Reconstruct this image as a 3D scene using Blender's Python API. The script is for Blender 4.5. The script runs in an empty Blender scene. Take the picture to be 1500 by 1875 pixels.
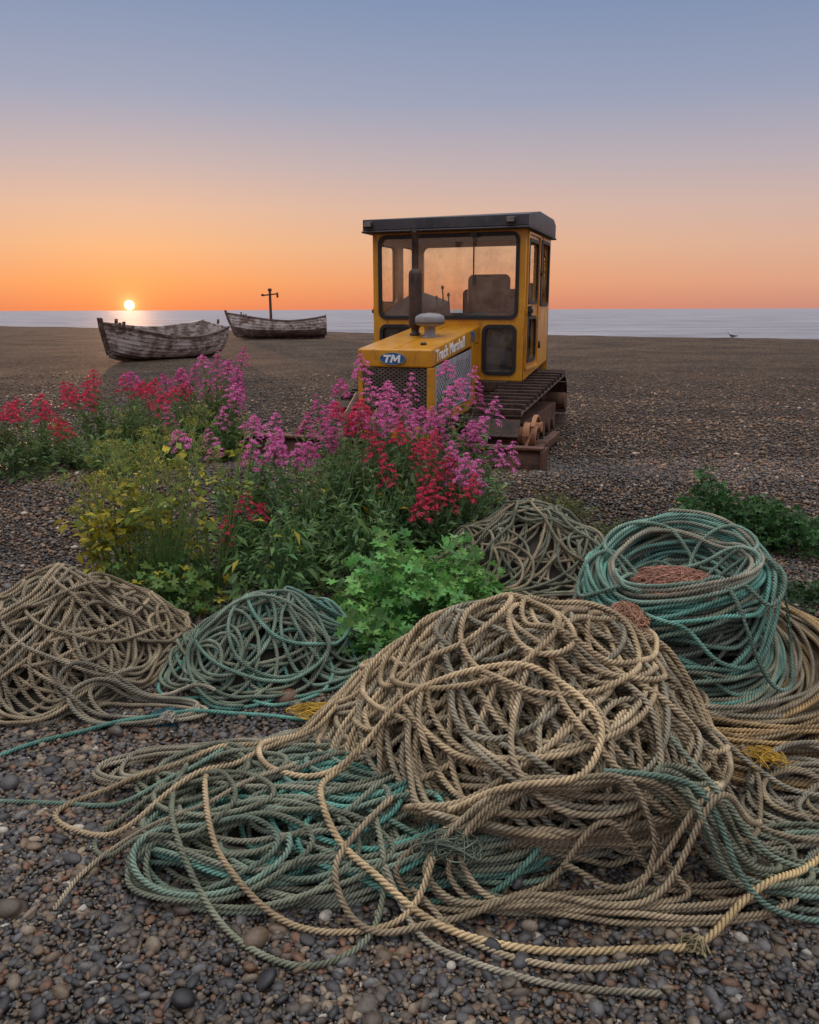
import bpy, math, random
import numpy as np
from mathutils import Vector, Matrix
rng=np.random.default_rng(7); random.seed(7)
scene=bpy.context.scene
COL=scene.collection
scene.view_settings.view_transform='Standard'
scene.view_settings.look='None'
scene.view_settings.exposure=0

# ------------------------------------------------------------------ helpers
def link(name, data, parent=None, label=None, cat=None, kind=None, group=None, loc=None, rot=None):
    o=bpy.data.objects.new(name,data); COL.objects.link(o)
    if loc is not None: o.location=loc
    if rot is not None: o.rotation_euler=rot
    if parent is not None: o.parent=parent
    if label: o["label"]=label
    if cat: o["category"]=cat
    if kind: o["kind"]=kind
    if group: o["group"]=group
    return o
def mesh_np(name,V,F,mats=(),smooth=True,col=None,attrs=None):
    me=bpy.data.meshes.new(name)
    V=np.ascontiguousarray(V,np.float32); F=np.ascontiguousarray(F,np.int32)
    n,k=F.shape
    me.vertices.add(len(V)); me.vertices.foreach_set('co',V.ravel())
    me.loops.add(n*k); me.loops.foreach_set('vertex_index',F.ravel())
    me.polygons.add(n); me.polygons.foreach_set('loop_start',np.arange(0,n*k,k,dtype=np.int32))
    if smooth: me.polygons.foreach_set('use_smooth',np.ones(n,bool))
    for m in mats: me.materials.append(m)
    me.update(calc_edges=True)
    if col is not None:
        a=me.attributes.new('Col','FLOAT_COLOR','POINT')
        c=np.ones((len(V),4),np.float32); c[:,:3]=col
        a.data.foreach_set('color',c.ravel())
    return me
def cat_mesh(parts):
    Vs,Fs,Cs,off=[],[],[],0
    for p in parts:
        Vs.append(p[0]); Fs.append(p[1]+off); Cs.append(p[2] if len(p)>2 else np.zeros((len(p[0]),3))); off+=len(p[0])
    return np.concatenate(Vs),np.concatenate(Fs),np.concatenate(Cs)
def sstep(a,b,x):
    t=np.clip((x-a)/(b-a),0,1); return t*t*(3-2*t)

# ------------------------------------------------------------------ materials
def newmat(name):
    m=bpy.data.materials.new(name); m.use_nodes=True
    nt=m.node_tree; b=nt.nodes['Principled BSDF']; return m,nt,b
def N(nt,t,**k):
    n=nt.nodes.new(t)
    for a,v in k.items(): setattr(n,a,v)
    return n
def ramp(nt,stops,interp='LINEAR'):
    r=N(nt,'ShaderNodeValToRGB'); cr=r.color_ramp; cr.interpolation=interp
    while len(cr.elements)<len(stops): cr.elements.new(0.5)
    for e,(p,c) in zip(cr.elements,stops): e.position=p; e.color=(*c,1)
    return r
def mat_simple(name,c1,c2,rough=.6,metal=0,scale=6,bump=.15,bscale=60,dirt=None,lo=.35,hi=.65,spec=.5,dlo=.52,dhi=.68,dstretch=(1,1,.35)):
    m,nt,b=newmat(name); L=nt.links
    tc=N(nt,'ShaderNodeTexCoord')
    n1=N(nt,'ShaderNodeTexNoise'); n1.inputs['Scale'].default_value=scale; n1.inputs['Detail'].default_value=8; n1.inputs['Roughness'].default_value=.65
    L.new(tc.outputs['Object'],n1.inputs['Vector'])
    r=ramp(nt,[(lo,c1),(hi,c2)]); L.new(n1.outputs['Fac'],r.inputs['Fac'])
    out=r.outputs['Color']
    if dirt:
        n3=N(nt,'ShaderNodeTexNoise'); n3.inputs['Scale'].default_value=scale*3.3; n3.inputs['Detail'].default_value=10; n3.inputs['Roughness'].default_value=.75
        mp=N(nt,'ShaderNodeMapping'); mp.inputs['Scale'].default_value=dstretch
        L.new(tc.outputs['Object'],mp.inputs['Vector']); L.new(mp.outputs['Vector'],n3.inputs['Vector'])
        r3=ramp(nt,[(dlo,(0,0,0)),(dhi,(1,1,1))]); L.new(n3.outputs['Fac'],r3.inputs['Fac'])
        mx=N(nt,'ShaderNodeMixRGB'); L.new(r3.outputs['Color'],mx.inputs['Fac']); L.new(out,mx.inputs['Color1']); mx.inputs['Color2'].default_value=(*dirt,1)
        out=mx.outputs['Color']
        rr=N(nt,'ShaderNodeMapRange'); rr.inputs['To Min'].default_value=rough; rr.inputs['To Max'].default_value=min(1,rough+.35)
        L.new(r3.outputs['Color'],rr.inputs['Value']); L.new(rr.outputs['Result'],b.inputs['Roughness'])
    else: b.inputs['Roughness'].default_value=rough
    L.new(out,b.inputs['Base Color'])
    b.inputs['Metallic'].default_value=metal
    b.inputs['Specular IOR Level'].default_value=spec
    n2=N(nt,'ShaderNodeTexNoise'); n2.inputs['Scale'].default_value=bscale; n2.inputs['Detail'].default_value=6
    L.new(tc.outputs['Object'],n2.inputs['Vector'])
    bp=N(nt,'ShaderNodeBump'); bp.inputs['Strength'].default_value=bump; bp.inputs['Distance'].default_value=.01
    L.new(n2.outputs['Fac'],bp.inputs['Height']); L.new(bp.outputs['Normal'],b.inputs['Normal'])
    return m
def mat_leaf(name,trans=.35,rough=.55):
    m,nt,b=newmat(name); L=nt.links
    a=N(nt,'ShaderNodeAttribute',attribute_name='Col')
    L.new(a.outputs['Color'],b.inputs['Base Color']); b.inputs['Roughness'].default_value=rough
    b.inputs['Specular IOR Level'].default_value=.3
    t=N(nt,'ShaderNodeBsdfTranslucent'); L.new(a.outputs['Color'],t.inputs['Color'])
    mx=N(nt,'ShaderNodeMixShader'); mx.inputs['Fac'].default_value=trans
    L.new(b.outputs[0],mx.inputs[1]); L.new(t.outputs[0],mx.inputs[2])
    L.new(mx.outputs[0],nt.nodes['Material Output'].inputs['Surface'])
    return m
def mulrgb(nt,a,b_):
    m=N(nt,'ShaderNodeMixRGB',blend_type='MULTIPLY'); m.inputs['Fac'].default_value=1
    nt.links.new(a,m.inputs['Color1']); nt.links.new(b_,m.inputs['Color2']); return m.outputs['Color']
def noise(nt,vec,scale,detail=8,rough=.65):
    n=N(nt,'ShaderNodeTexNoise'); n.inputs['Scale'].default_value=scale; n.inputs['Detail'].default_value=detail; n.inputs['Roughness'].default_value=rough
    nt.links.new(vec,n.inputs['Vector']); return n.outputs['Fac']
def nramp(nt,vec,scale,detail,rough,stops):
    r=ramp(nt,stops); nt.links.new(noise(nt,vec,scale,detail,rough),r.inputs['Fac']); return r.outputs['Color']
def mat_rope():
    m,nt,b=newmat('rope_fibre'); L=nt.links
    a=N(nt,'ShaderNodeAttribute',attribute_name='Col')
    tc=N(nt,'ShaderNodeTexCoord'); O=tc.outputs['Object']
    c=mulrgb(nt,a.outputs['Color'],nramp(nt,O,9,8,.7,[(.3,(.44,.42,.39)),(.7,(1.38,1.33,1.26))]))
    f=noise(nt,O,420,3,.5); r2=ramp(nt,[(.3,(.6,.6,.6)),(.7,(1.3,1.3,1.3))]); L.new(f,r2.inputs['Fac'])
    c=mulrgb(nt,c,r2.outputs['Color'])
    L.new(c,b.inputs['Base Color']); b.inputs['Roughness'].default_value=.75
    b.inputs['Specular IOR Level'].default_value=.35
    bp=N(nt,'ShaderNodeBump'); bp.inputs['Strength'].default_value=.5; bp.inputs['Distance'].default_value=.003
    L.new(f,bp.inputs['Height']); L.new(bp.outputs['Normal'],b.inputs['Normal'])
    return m
def mat_pebble():
    m,nt,b=newmat('pebble_stone'); L=nt.links
    g=N(nt,'ShaderNodeNewGeometry')
    pal=[(0,(.026,.025,.026)),(.12,(.070,.054,.041)),(.26,(.040,.038,.039)),(.40,(.100,.073,.050)),(.50,(.056,.054,.056)),(.62,(.140,.100,.064)),(.72,(.078,.067,.056)),(.80,(.112,.110,.110)),(.875,(.135,.066,.035)),(.925,(.20,.160,.115)),(.988,(.34,.32,.28))]
    r=ramp(nt,[(p,tuple(1.0*v for v in c)) for p,c in pal],'CONSTANT')
    L.new(g.outputs['Random Per Island'],r.inputs['Fac'])
    tc=N(nt,'ShaderNodeTexCoord'); O=tc.outputs['Object']
    f=noise(nt,O,110,7,.7); r2=ramp(nt,[(.3,(.6,.58,.55)),(.7,(1.35,1.35,1.35))]); L.new(f,r2.inputs['Fac'])
    c=mulrgb(nt,r.outputs['Color'],r2.outputs['Color'])
    c=mulrgb(nt,c,nramp(nt,O,1.1,5,.5,[(.35,(.62,.62,.64)),(.65,(1.42,1.34,1.26))]))
    # drier, browner shingle further up the beach
    sx=N(nt,'ShaderNodeSeparateXYZ'); L.new(O,sx.inputs[0]); mr=N(nt,'ShaderNodeMapRange'); mr.inputs['From Min'].default_value=3.; mr.inputs['From Max'].default_value=9.; L.new(sx.outputs['Y'],mr.inputs['Value'])
    rr=ramp(nt,[(0,(1,1,1)),(1,(1.5,1.26,1.04))]); L.new(mr.outputs['Result'],rr.inputs['Fac']); c=mulrgb(nt,c,rr.outputs['Color'])
    L.new(c,b.inputs['Base Color']); b.inputs['Roughness'].default_value=.40
    b.inputs['Specular IOR Level'].default_value=.45
    bp=N(nt,'ShaderNodeBump'); bp.inputs['Strength'].default_value=.25; bp.inputs['Distance'].default_value=.004
    L.new(f,bp.inputs['Height']); L.new(bp.outputs['Normal'],b.inputs['Normal'])
    return m
def mat_ground():
    m,nt,b=newmat('shingle'); L=nt.links
    tc=N(nt,'ShaderNodeTexCoord'); O=tc.outputs['Object']
    v=N(nt,'ShaderNodeTexVoronoi'); v.inputs['Scale'].default_value=36; v.inputs['Randomness'].default_value=1
    L.new(O,v.inputs['Vector'])
    s=N(nt,'ShaderNodeSeparateColor'); L.new(v.outputs['Color'],s.inputs[0])
    pal=[(0,(.030,.024,.020)),(.2,(.068,.049,.034)),(.45,(.045,.036,.029)),(.65,(.105,.072,.045)),(.85,(.074,.057,.044)),(.95,(.20,.156,.110))]
    r=ramp(nt,[(p,tuple(1.65*q for q in c)) for p,c in pal],'CONSTANT')
    L.new(s.outputs[0],r.inputs['Fac'])
    c=mulrgb(nt,r.outputs['Color'],nramp(nt,O,.45,9,.65,[(.35,(.64,.62,.61)),(.65,(1.42,1.35,1.27))]))
    c=mulrgb(nt,c,nramp(nt,O,9,10,.92,[(.41,(.34,.33,.33)),(.50,(.95,.93,.9)),(.59,(2.0,1.9,1.8))]))
    L.new(c,b.inputs['Base Color']); b.inputs['Roughness'].default_value=.8
    b.inputs['Specular IOR Level'].default_value=.2
    inv=N(nt,'ShaderNodeMath',operation='MULTIPLY'); inv.inputs[1].default_value=-1; L.new(v.outputs['Distance'],inv.inputs[0])
    bp=N(nt,'ShaderNodeBump'); bp.inputs['Strength'].default_value=1; bp.inputs['Distance'].default_value=.03
    L.new(inv.outputs[0],bp.inputs['Height'])
    bp2=N(nt,'ShaderNodeBump'); bp2.inputs['Strength'].default_value=1; bp2.inputs['Distance'].default_value=.24
    L.new(noise(nt,O,2.6,9,.75),bp2.inputs['Height']); L.new(bp.outputs['Normal'],bp2.inputs['Normal'])
    L.new(bp2.outputs['Normal'],b.inputs['Normal'])
    return m
def mat_sea():
    m,nt,b=newmat('sea_water'); L=nt.links
    b.inputs['Roughness'].default_value=.6
    b.inputs['Specular IOR Level'].default_value=.05
    tc=N(nt,'ShaderNodeTexCoord'); mp=N(nt,'ShaderNodeMapping'); mp.inputs['Scale'].default_value=(.02,.06,1); mp.inputs['Rotation'].default_value=(0,0,.2)
    L.new(tc.outputs['Object'],mp.inputs['Vector'])
    L.new(nramp(nt,mp.outputs['Vector'],1,10,.8,[(.38,(.20,.20,.24)),(.62,(.44,.42,.44))]),b.inputs['Base Color'])  # silvery reflection and ripple streaks painted into the base colour
    mp2=N(nt,'ShaderNodeMapping'); mp2.inputs['Scale'].default_value=(.05,.22,1); mp2.inputs['Rotation'].default_value=(0,0,.3)
    L.new(tc.outputs['Object'],mp2.inputs['Vector'])
    bp=N(nt,'ShaderNodeBump'); bp.inputs['Strength'].default_value=1; bp.inputs['Distance'].default_value=2.
    L.new(noise(nt,mp2.outputs['Vector'],1,9,.65),bp.inputs['Height']); L.new(bp.outputs['Normal'],b.inputs['Normal'])
    return m
def mat_glass():
    m,nt,b=newmat('dusty_glass'); L=nt.links
    tr=N(nt,'ShaderNodeBsdfTransparent'); tr.inputs['Color'].default_value=(.97,.97,.95,1)
    gl=N(nt,'ShaderNodeBsdfGlossy'); gl.inputs['Roughness'].default_value=.05; gl.inputs['Color'].default_value=(.8,.8,.8,1)
    df=N(nt,'ShaderNodeBsdfDiffuse'); df.inputs['Color'].default_value=(.55,.47,.38,1)
    m1=N(nt,'ShaderNodeMixShader'); m1.inputs['Fac'].default_value=.05
    L.new(tr.outputs[0],m1.inputs[1]); L.new(gl.outputs[0],m1.inputs[2])
    tc=N(nt,'ShaderNodeTexCoord')
    mr=N(nt,'ShaderNodeMapRange'); mr.inputs['From Min'].default_value=.45; mr.inputs['From Max'].default_value=.75; mr.inputs['To Min'].default_value=.01; mr.inputs['To Max'].default_value=.18
    L.new(noise(nt,tc.outputs['Object'],3.5,9,.7),mr.inputs['Value'])
    m2=N(nt,'ShaderNodeMixShader'); L.new(mr.outputs['Result'],m2.inputs['Fac'])
    L.new(m1.outputs[0],m2.inputs[1]); L.new(df.outputs[0],m2.inputs[2])
    L.new(m2.outputs[0],nt.nodes['Material Output'].inputs['Surface'])
    return m
M_rope=mat_rope(); M_peb=mat_pebble(); M_ground=mat_ground(); M_sea=mat_sea(); M_glass=mat_glass()
M_leaf=mat_leaf('leaf',.35); M_petal=mat_leaf('petal',.3,.7); M_stem=mat_leaf('stem_skin',.05)
M_yel=mat_simple('yellow_paint',(.54,.225,.012),(.68,.31,.018),.30,0,3,.05,40,dirt=(.20,.085,.022),dlo=.53,dhi=.70)
M_blk=mat_simple('black_paint',(.012,.012,.014),(.035,.034,.036),.5,0,6,.1,80)
M_rub=mat_simple('black_rubber',(.01,.01,.01),(.02,.02,.02),.55,0,20,.1,100)
M_roof=mat_simple('roof_sheet',(.028,.028,.035),(.06,.056,.062),.5,0,4,.15,40,dirt=(.10,.085,.075))
M_rust=mat_simple('rusty_steel',(.04,.022,.017),(.14,.06,.032),.62,.2,7,.5,90,dirt=(.22,.09,.035))
M_drust=mat_simple('dark_track_steel',(.026,.018,.016),(.085,.048,.034),.5,.3,9,.5,90,dirt=(.16,.075,.036))
M_orust=mat_simple('orange_rust',(.30,.12,.055),(.46,.23,.12),.8,0,12,.4,90)
M_grey=mat_simple('galvanised_grey',(.30,.30,.33),(.44,.44,.47),.45,.1,10,.1,90)
M_mesh=mat_simple('brown_wire_mesh',(.10,.07,.05),(.22,.17,.13),.55,.2,10,.2,90)
M_cap=mat_simple('grey_cap',(.20,.19,.20),(.30,.28,.28),.55,0,10,.15,90)
M_white=mat_simple('white_lettering',(.82,.82,.8),(.9,.9,.87),.5,0,20,.05,90)
M_blue=mat_simple('blue_enamel',(.02,.13,.30),(.03,.17,.36),.4,0,20,.05,90)
M_seat=mat_simple('worn_vinyl',(.010,.009,.009),(.03,.027,.025),.6,0,12,.3,60)
M_lens=mat_simple('lamp_lens',(.12,.11,.10),(.2,.18,.16),.2,0,20,.05,90)
M_boatw=mat_simple('peeling_white_paint',(.24,.165,.13),(.60,.53,.48),.75,0,3,.35,20,dirt=(.09,.052,.038),lo=.40,hi=.56,dlo=.52,dhi=.60,dstretch=(.25,1,1.2))
M_boatd=mat_simple('dark_weathered_wood',(.04,.024,.019),(.15,.085,.06),.8,0,3,.35,20,dirt=(.36,.29,.25),dlo=.54,dhi=.62,dstretch=(.25,1,1.2))
M_bird=mat_simple('gull_feathers',(.35,.35,.35),(.5,.5,.5),.8,0,10,.1,50)
M_wing=mat_simple('grey_feathers',(.12,.13,.15),(.2,.21,.23),.8,0,10,.1,50)

# ------------------------------------------------------------------ ground
def gh(x,y):
    x=np.asarray(x,float); y=np.asarray(y,float)
    z=.2*sstep(4.9,6.7,y+.12*np.sin(x*1.3))
    z=z+.012*np.sin(x*2.3+1.1*y)*np.sin(y*1.9-.7*x)+.03*sstep(6,14,y)*np.sin(x*.55+.3*y)*np.cos(y*.41-.2*x)
    z=z+.05*np.exp(-(((x-.9)/1.2)**2+((y-6.3)/.5)**2))+.09*np.exp(-(((x+1.0)/.8)**2+((y-6.8)/.5)**2))
    s=(x-17.4)*.58+(y-36)*.815
    z=z-np.where(s>0,np.minimum(.13*s*sstep(0,6,s),9),0)
    return z
def gz(x,y): return float(gh(x,y))
def sgrid(lo,hi,n,A,c=0.):
    a=np.arcsinh((lo-c)/A); b=np.arcsinh((hi-c)/A); return c+A*np.sinh(np.linspace(a,b,n))
xs=sgrid(-420,420,360,2.2); ys=sgrid(-80,330,400,2.5,4.)
X,Y=np.meshgrid(xs,ys); Z=gh(X,Y)
V=np.stack([X.ravel(),Y.ravel(),Z.ravel()],1)
ny,nx=X.shape; I=np.arange(ny*nx).reshape(ny,nx)
F=np.stack([I[:-1,:-1],I[:-1,1:],I[1:,1:],I[1:,:-1]],-1).reshape(-1,4)
link('ground',mesh_np('ground',V,F,[M_ground]),kind='structure',label='brown shingle beach sloping away to the sea')
S=9000.
Vs=np.array([[-S,10,-3],[S,10,-3],[S,S*1.3,-3],[-S,S*1.3,-3]],float)
link('sea',mesh_np('sea',Vs,np.array([[0,1,2,3]]),[M_sea],False),kind='structure',label='calm pale silvery sea at sunrise')

# ------------------------------------------------------------------ pebbles
import bmesh
def ico(sub):
    bm=bmesh.new(); bmesh.ops.create_icosphere(bm,subdivisions=sub,radius=1)
    v=np.array([p.co[:] for p in bm.verts]); f=np.array([[q.index for q in p.verts] for p in bm.faces]); bm.free(); return v,f
def pebbles(y0,y1,sp,size,sub,keep=None):
    B,Fb=ico(sub)
    gy=np.arange(y0,y1,sp); P=[]
    for yy in gy:
        w=.54*yy+.35
        gx=np.arange(-w,w,sp); P.append(np.stack([gx,np.full_like(gx,yy)],1))
    P=np.concatenate(P); P+=rng.uniform(-.55,.55,P.shape)*sp
    if keep is not None: P=P[rng.uniform(0,1,len(P))<keep(P[:,1])]
    n=len(P)
    s=size*np.exp(rng.normal(0,.36,n))*.5; s=np.clip(s,size*.2,size*1.3)
    sc=np.stack([s*rng.uniform(1,1.4,n),s*rng.uniform(.72,1,n),s*rng.uniform(.42,.78,n)],1)
    D=B[None]*(1+.15*np.sin(B[None]@rng.normal(0,1,(n,3,1))*1.7+rng.uniform(0,6,(n,1,1))))*sc[:,None]
    a=rng.uniform(0,2*np.pi,n); t=rng.normal(0,.45,n); c,s_=np.cos(a),np.sin(a); ct,st=np.cos(t),np.sin(t)
    R=np.zeros((n,3,3)); R[:,0,0]=c;R[:,0,1]=-s_*ct;R[:,0,2]=s_*st;R[:,1,0]=s_;R[:,1,1]=c*ct;R[:,1,2]=-c*st;R[:,2,1]=st;R[:,2,2]=ct
    D=np.einsum('nij,nkj->nki',R,D)
    z=gh(P[:,0],P[:,1])+sc[:,2]*.35+rng.uniform(0,.5,n)*size
    D+=np.concatenate([P,z[:,None]],1)[:,None]
    m=len(B)
    return D.reshape(-1,3),(Fb[None]+(np.arange(n)*m)[:,None,None]).reshape(-1,3)
fade=lambda y: np.clip(1-(y-7.4)/12.,0,1)**1.5
parts=[pebbles(1.15,2.3,.0116,.0148,2),pebbles(1.15,2.6,.055,.025,3),pebbles(2.3,3.4,.014,.0172,2),pebbles(3.4,7.4,.0215,.0205,1),pebbles(2.6,5,.12,.030,2),pebbles(7.4,19,.036,.023,1,fade)]
V,F,_=cat_mesh(parts)
link('pebbles',mesh_np('pebbles',V,F,[M_peb]),kind='stuff',label='rounded brown and grey beach pebbles')

# ------------------------------------------------------------------ ropes
class Grid:
    def __init__(s,x0,x1,y0,y1,C=.01):
        s.x0,s.y0,s.C=x0,y0,C; s.gx=np.arange(x0,x1,C); s.gy=np.arange(y0,y1,C); s.X,s.Y=np.meshgrid(s.gx,s.gy); s.h=np.zeros_like(s.X)
    def idx(s,x,y):
        return np.clip(((y-s.y0)/s.C).astype(int),1,len(s.gy)-2),np.clip(((x-s.x0)/s.C).astype(int),1,len(s.gx)-2)
    def deposit(s,x,y,z,r):
        iy,ix=s.idx(x,y)
        np.maximum.at(s.h,(iy,ix),z+.65*r)
        for dy,dx in((1,0),(-1,0),(0,1),(0,-1)): np.maximum.at(s.h,(iy+dy,ix+dx),z+.3*r)
    def at(s,x,y):
        iy,ix=s.idx(np.array([x]),np.array([y])); return float(s.h[iy,ix][0])
G=Grid(-3.4,3.4,1.0,6.4); G.h=gh(G.X,G.Y)+.014
def gauss(a,s):
    s=max(s,.5); k=np.arange(-int(3*s)-1,int(3*s)+2); w=np.exp(-k*k/(2*s*s)); w/=w.sum()
    h=len(k)//2
    return np.convolve(np.pad(a,h,mode='edge'),w,mode='valid')
def maxf(a,w):
    p=np.pad(a,w,mode='edge'); o=a.copy()
    for i in range(2*w+1): o=np.maximum(o,p[i:i+len(a)])
    return o
def drop(xy,r,ds,sigma=.035,grid=None):
    g=G if grid is None else grid
    n=len(xy); z=np.zeros(n); CH=int(.22/ds); pend=None
    for a in range(0,n,CH):
        b=min(n,a+CH); x,y=xy[a:b,0],xy[a:b,1]
        iy,ix=g.idx(x,y); h=g.h[iy,ix]
        for dy,dx in((1,0),(-1,0),(0,1),(0,-1)): h=np.maximum(h,g.h[iy+dy,ix+dx]-.35*r)
        zz=maxf(h,2)+.65*r
        if pend is not None: g.deposit(*pend,r)
        pend=(x,y,gauss(zz,3)); z[a:b]=zz
    g.deposit(*pend,r)
    return np.column_stack([xy,gauss(z,sigma/ds)])
def sn(n,corr,g,lo=-1,hi=1):
    k=int(n/corr)+5; kn=g.uniform(lo,hi,k)
    t=np.arange(n)/corr+1; i=t.astype(int); f=t-i
    p0,p1,p2,p3=kn[i-1],kn[i],kn[i+1],kn[np.minimum(i+2,k-1)]
    return .5*((2*p1)+(-p0+p2)*f+(2*p0-5*p1+4*p2-p3)*f**2+(-p0+3*p1-3*p2+p3)*f**3)
def resample(P,ds):
    d=np.r_[0,np.cumsum(np.linalg.norm(np.diff(P,axis=0),axis=1))]
    s=np.arange(0,d[-1],ds); return np.stack([np.interp(s,d,P[:,k]) for k in range(P.shape[1])],1)
def tangle(cx,cy,R,length,rmin,rmax,seed,ds,ex=1.,ey=1.,qc=4.0,qa=1.7,jit=.03,wb=.09):
    g=np.random.default_rng(seed); n=int(length/ds)
    r=rmin+(rmax-rmin)*np.clip(.5+.62*sn(n,2.4/ds,g),0,1)
    th=np.cumsum(ds/r*(1 if seed%2 else -1))
    qx=qa*sn(n,qc/ds,g); qy=qa*sn(n,qc/ds,g); q=np.hypot(qx,qy); f=1/np.maximum(1,q)
    wob=1+wb*np.sin(2*th+sn(n,5/ds,g)*6)
    jx=jit*sn(n,.7/ds,g); jy=jit*sn(n,.7/ds,g)
    x=(R-r)*qx*f+r*wob*np.cos(th)+jx; y=(R-r)*qy*f+r*wob*np.sin(th)+jy
    x=gauss(x,.02/ds); y=gauss(y,.02/ds)
    return resample(np.stack([cx+x*ex,cy+y*ey],1),ds)
def crom(pts,ds):
    p=np.array(pts,float); p=np.vstack([2*p[0]-p[1],p,2*p[-1]-p[-2]]); out=[]
    for i in range(1,len(p)-2):
        t=np.linspace(0,1,60,endpoint=False)[:,None]
        out.append(.5*((2*p[i])+(-p[i-1]+p[i+1])*t+(2*p[i-1]-5*p[i]+4*p[i+1]-p[i+2])*t**2+(-p[i-1]+3*p[i]-3*p[i+1]+p[i+2])*t**3))
    return resample(np.vstack(out+[p[-2:-1]]),ds)
def sweep(P,r,n,lay,col,ref=None):
    P=P.astype(float); s=np.r_[0,np.cumsum(np.linalg.norm(np.diff(P,axis=0),axis=1))]
    T=np.gradient(P,axis=0); T/=np.linalg.norm(T,axis=1,keepdims=True)+1e-9
    Nn=np.cross(T,np.array([[0,0,1.]]) if ref is None else ref); Nn/=np.linalg.norm(Nn,axis=1,keepdims=True)+1e-9; Bn=np.cross(Nn,T)
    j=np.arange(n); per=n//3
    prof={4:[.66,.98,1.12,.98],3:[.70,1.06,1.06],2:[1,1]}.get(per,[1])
    pr=np.array([prof[k%per] for k in j]); gr=np.array([.28 if (k%per==0 and per>1) else 1. for k in j])  # groove vertices darkened: shade between strands painted into the rope colour
    ang=2*np.pi*j[None]/n+2*np.pi*s[:,None]/lay
    rad=r*pr[None]*np.ones((len(P),1)); rad[0]*=.2; rad[-1]*=.2
    V=P[:,None]+rad[...,None]*(np.cos(ang)[...,None]*Nn[:,None]+np.sin(ang)[...,None]*Bn[:,None])
    m=len(P); I=np.arange(m*n).reshape(m,n)
    F=np.stack([I[:-1],np.roll(I,-1,1)[:-1],np.roll(I,-1,1)[1:],I[1:]],-1).reshape(-1,4)
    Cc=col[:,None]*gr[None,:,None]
    return V.reshape(-1,3),F,Cc.reshape(-1,3)
TAN=np.array([.57,.44,.275]); TAN2=np.array([.41,.33,.22]); YEL=np.array([.62,.46,.20]); GRY=np.array([.32,.30,.235]); TEAL=np.array([.17,.46,.39]); TEAL2=np.array([.21,.32,.26]); GRN=np.array([.22,.24,.175]); BRN=np.array([.42,.28,.13])
def cols(n,ds,pal,seed,corr=4.):
    g=np.random.default_rng(seed+99); out=np.zeros((n,3)); w=np.zeros(n)
    for c in pal:
        k=np.exp(4.5*sn(n,corr/ds,g)); out+=k[:,None]*c; w+=k
    out/=w[:,None]; return out*(1+.24*sn(n,.35/ds,g))[:,None]
def rope_obj(name,parts,base,label,cat='rope',group=None):
    V,F,Cc=cat_mesh(parts); b=np.array([base[0],base[1],gz(*base)])
    return link(name,mesh_np(name,V-b,F,[M_rope],True,Cc),label=label,cat=cat,loc=b,group=group)
GP='piles of fishing rope on the shingle'
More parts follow.
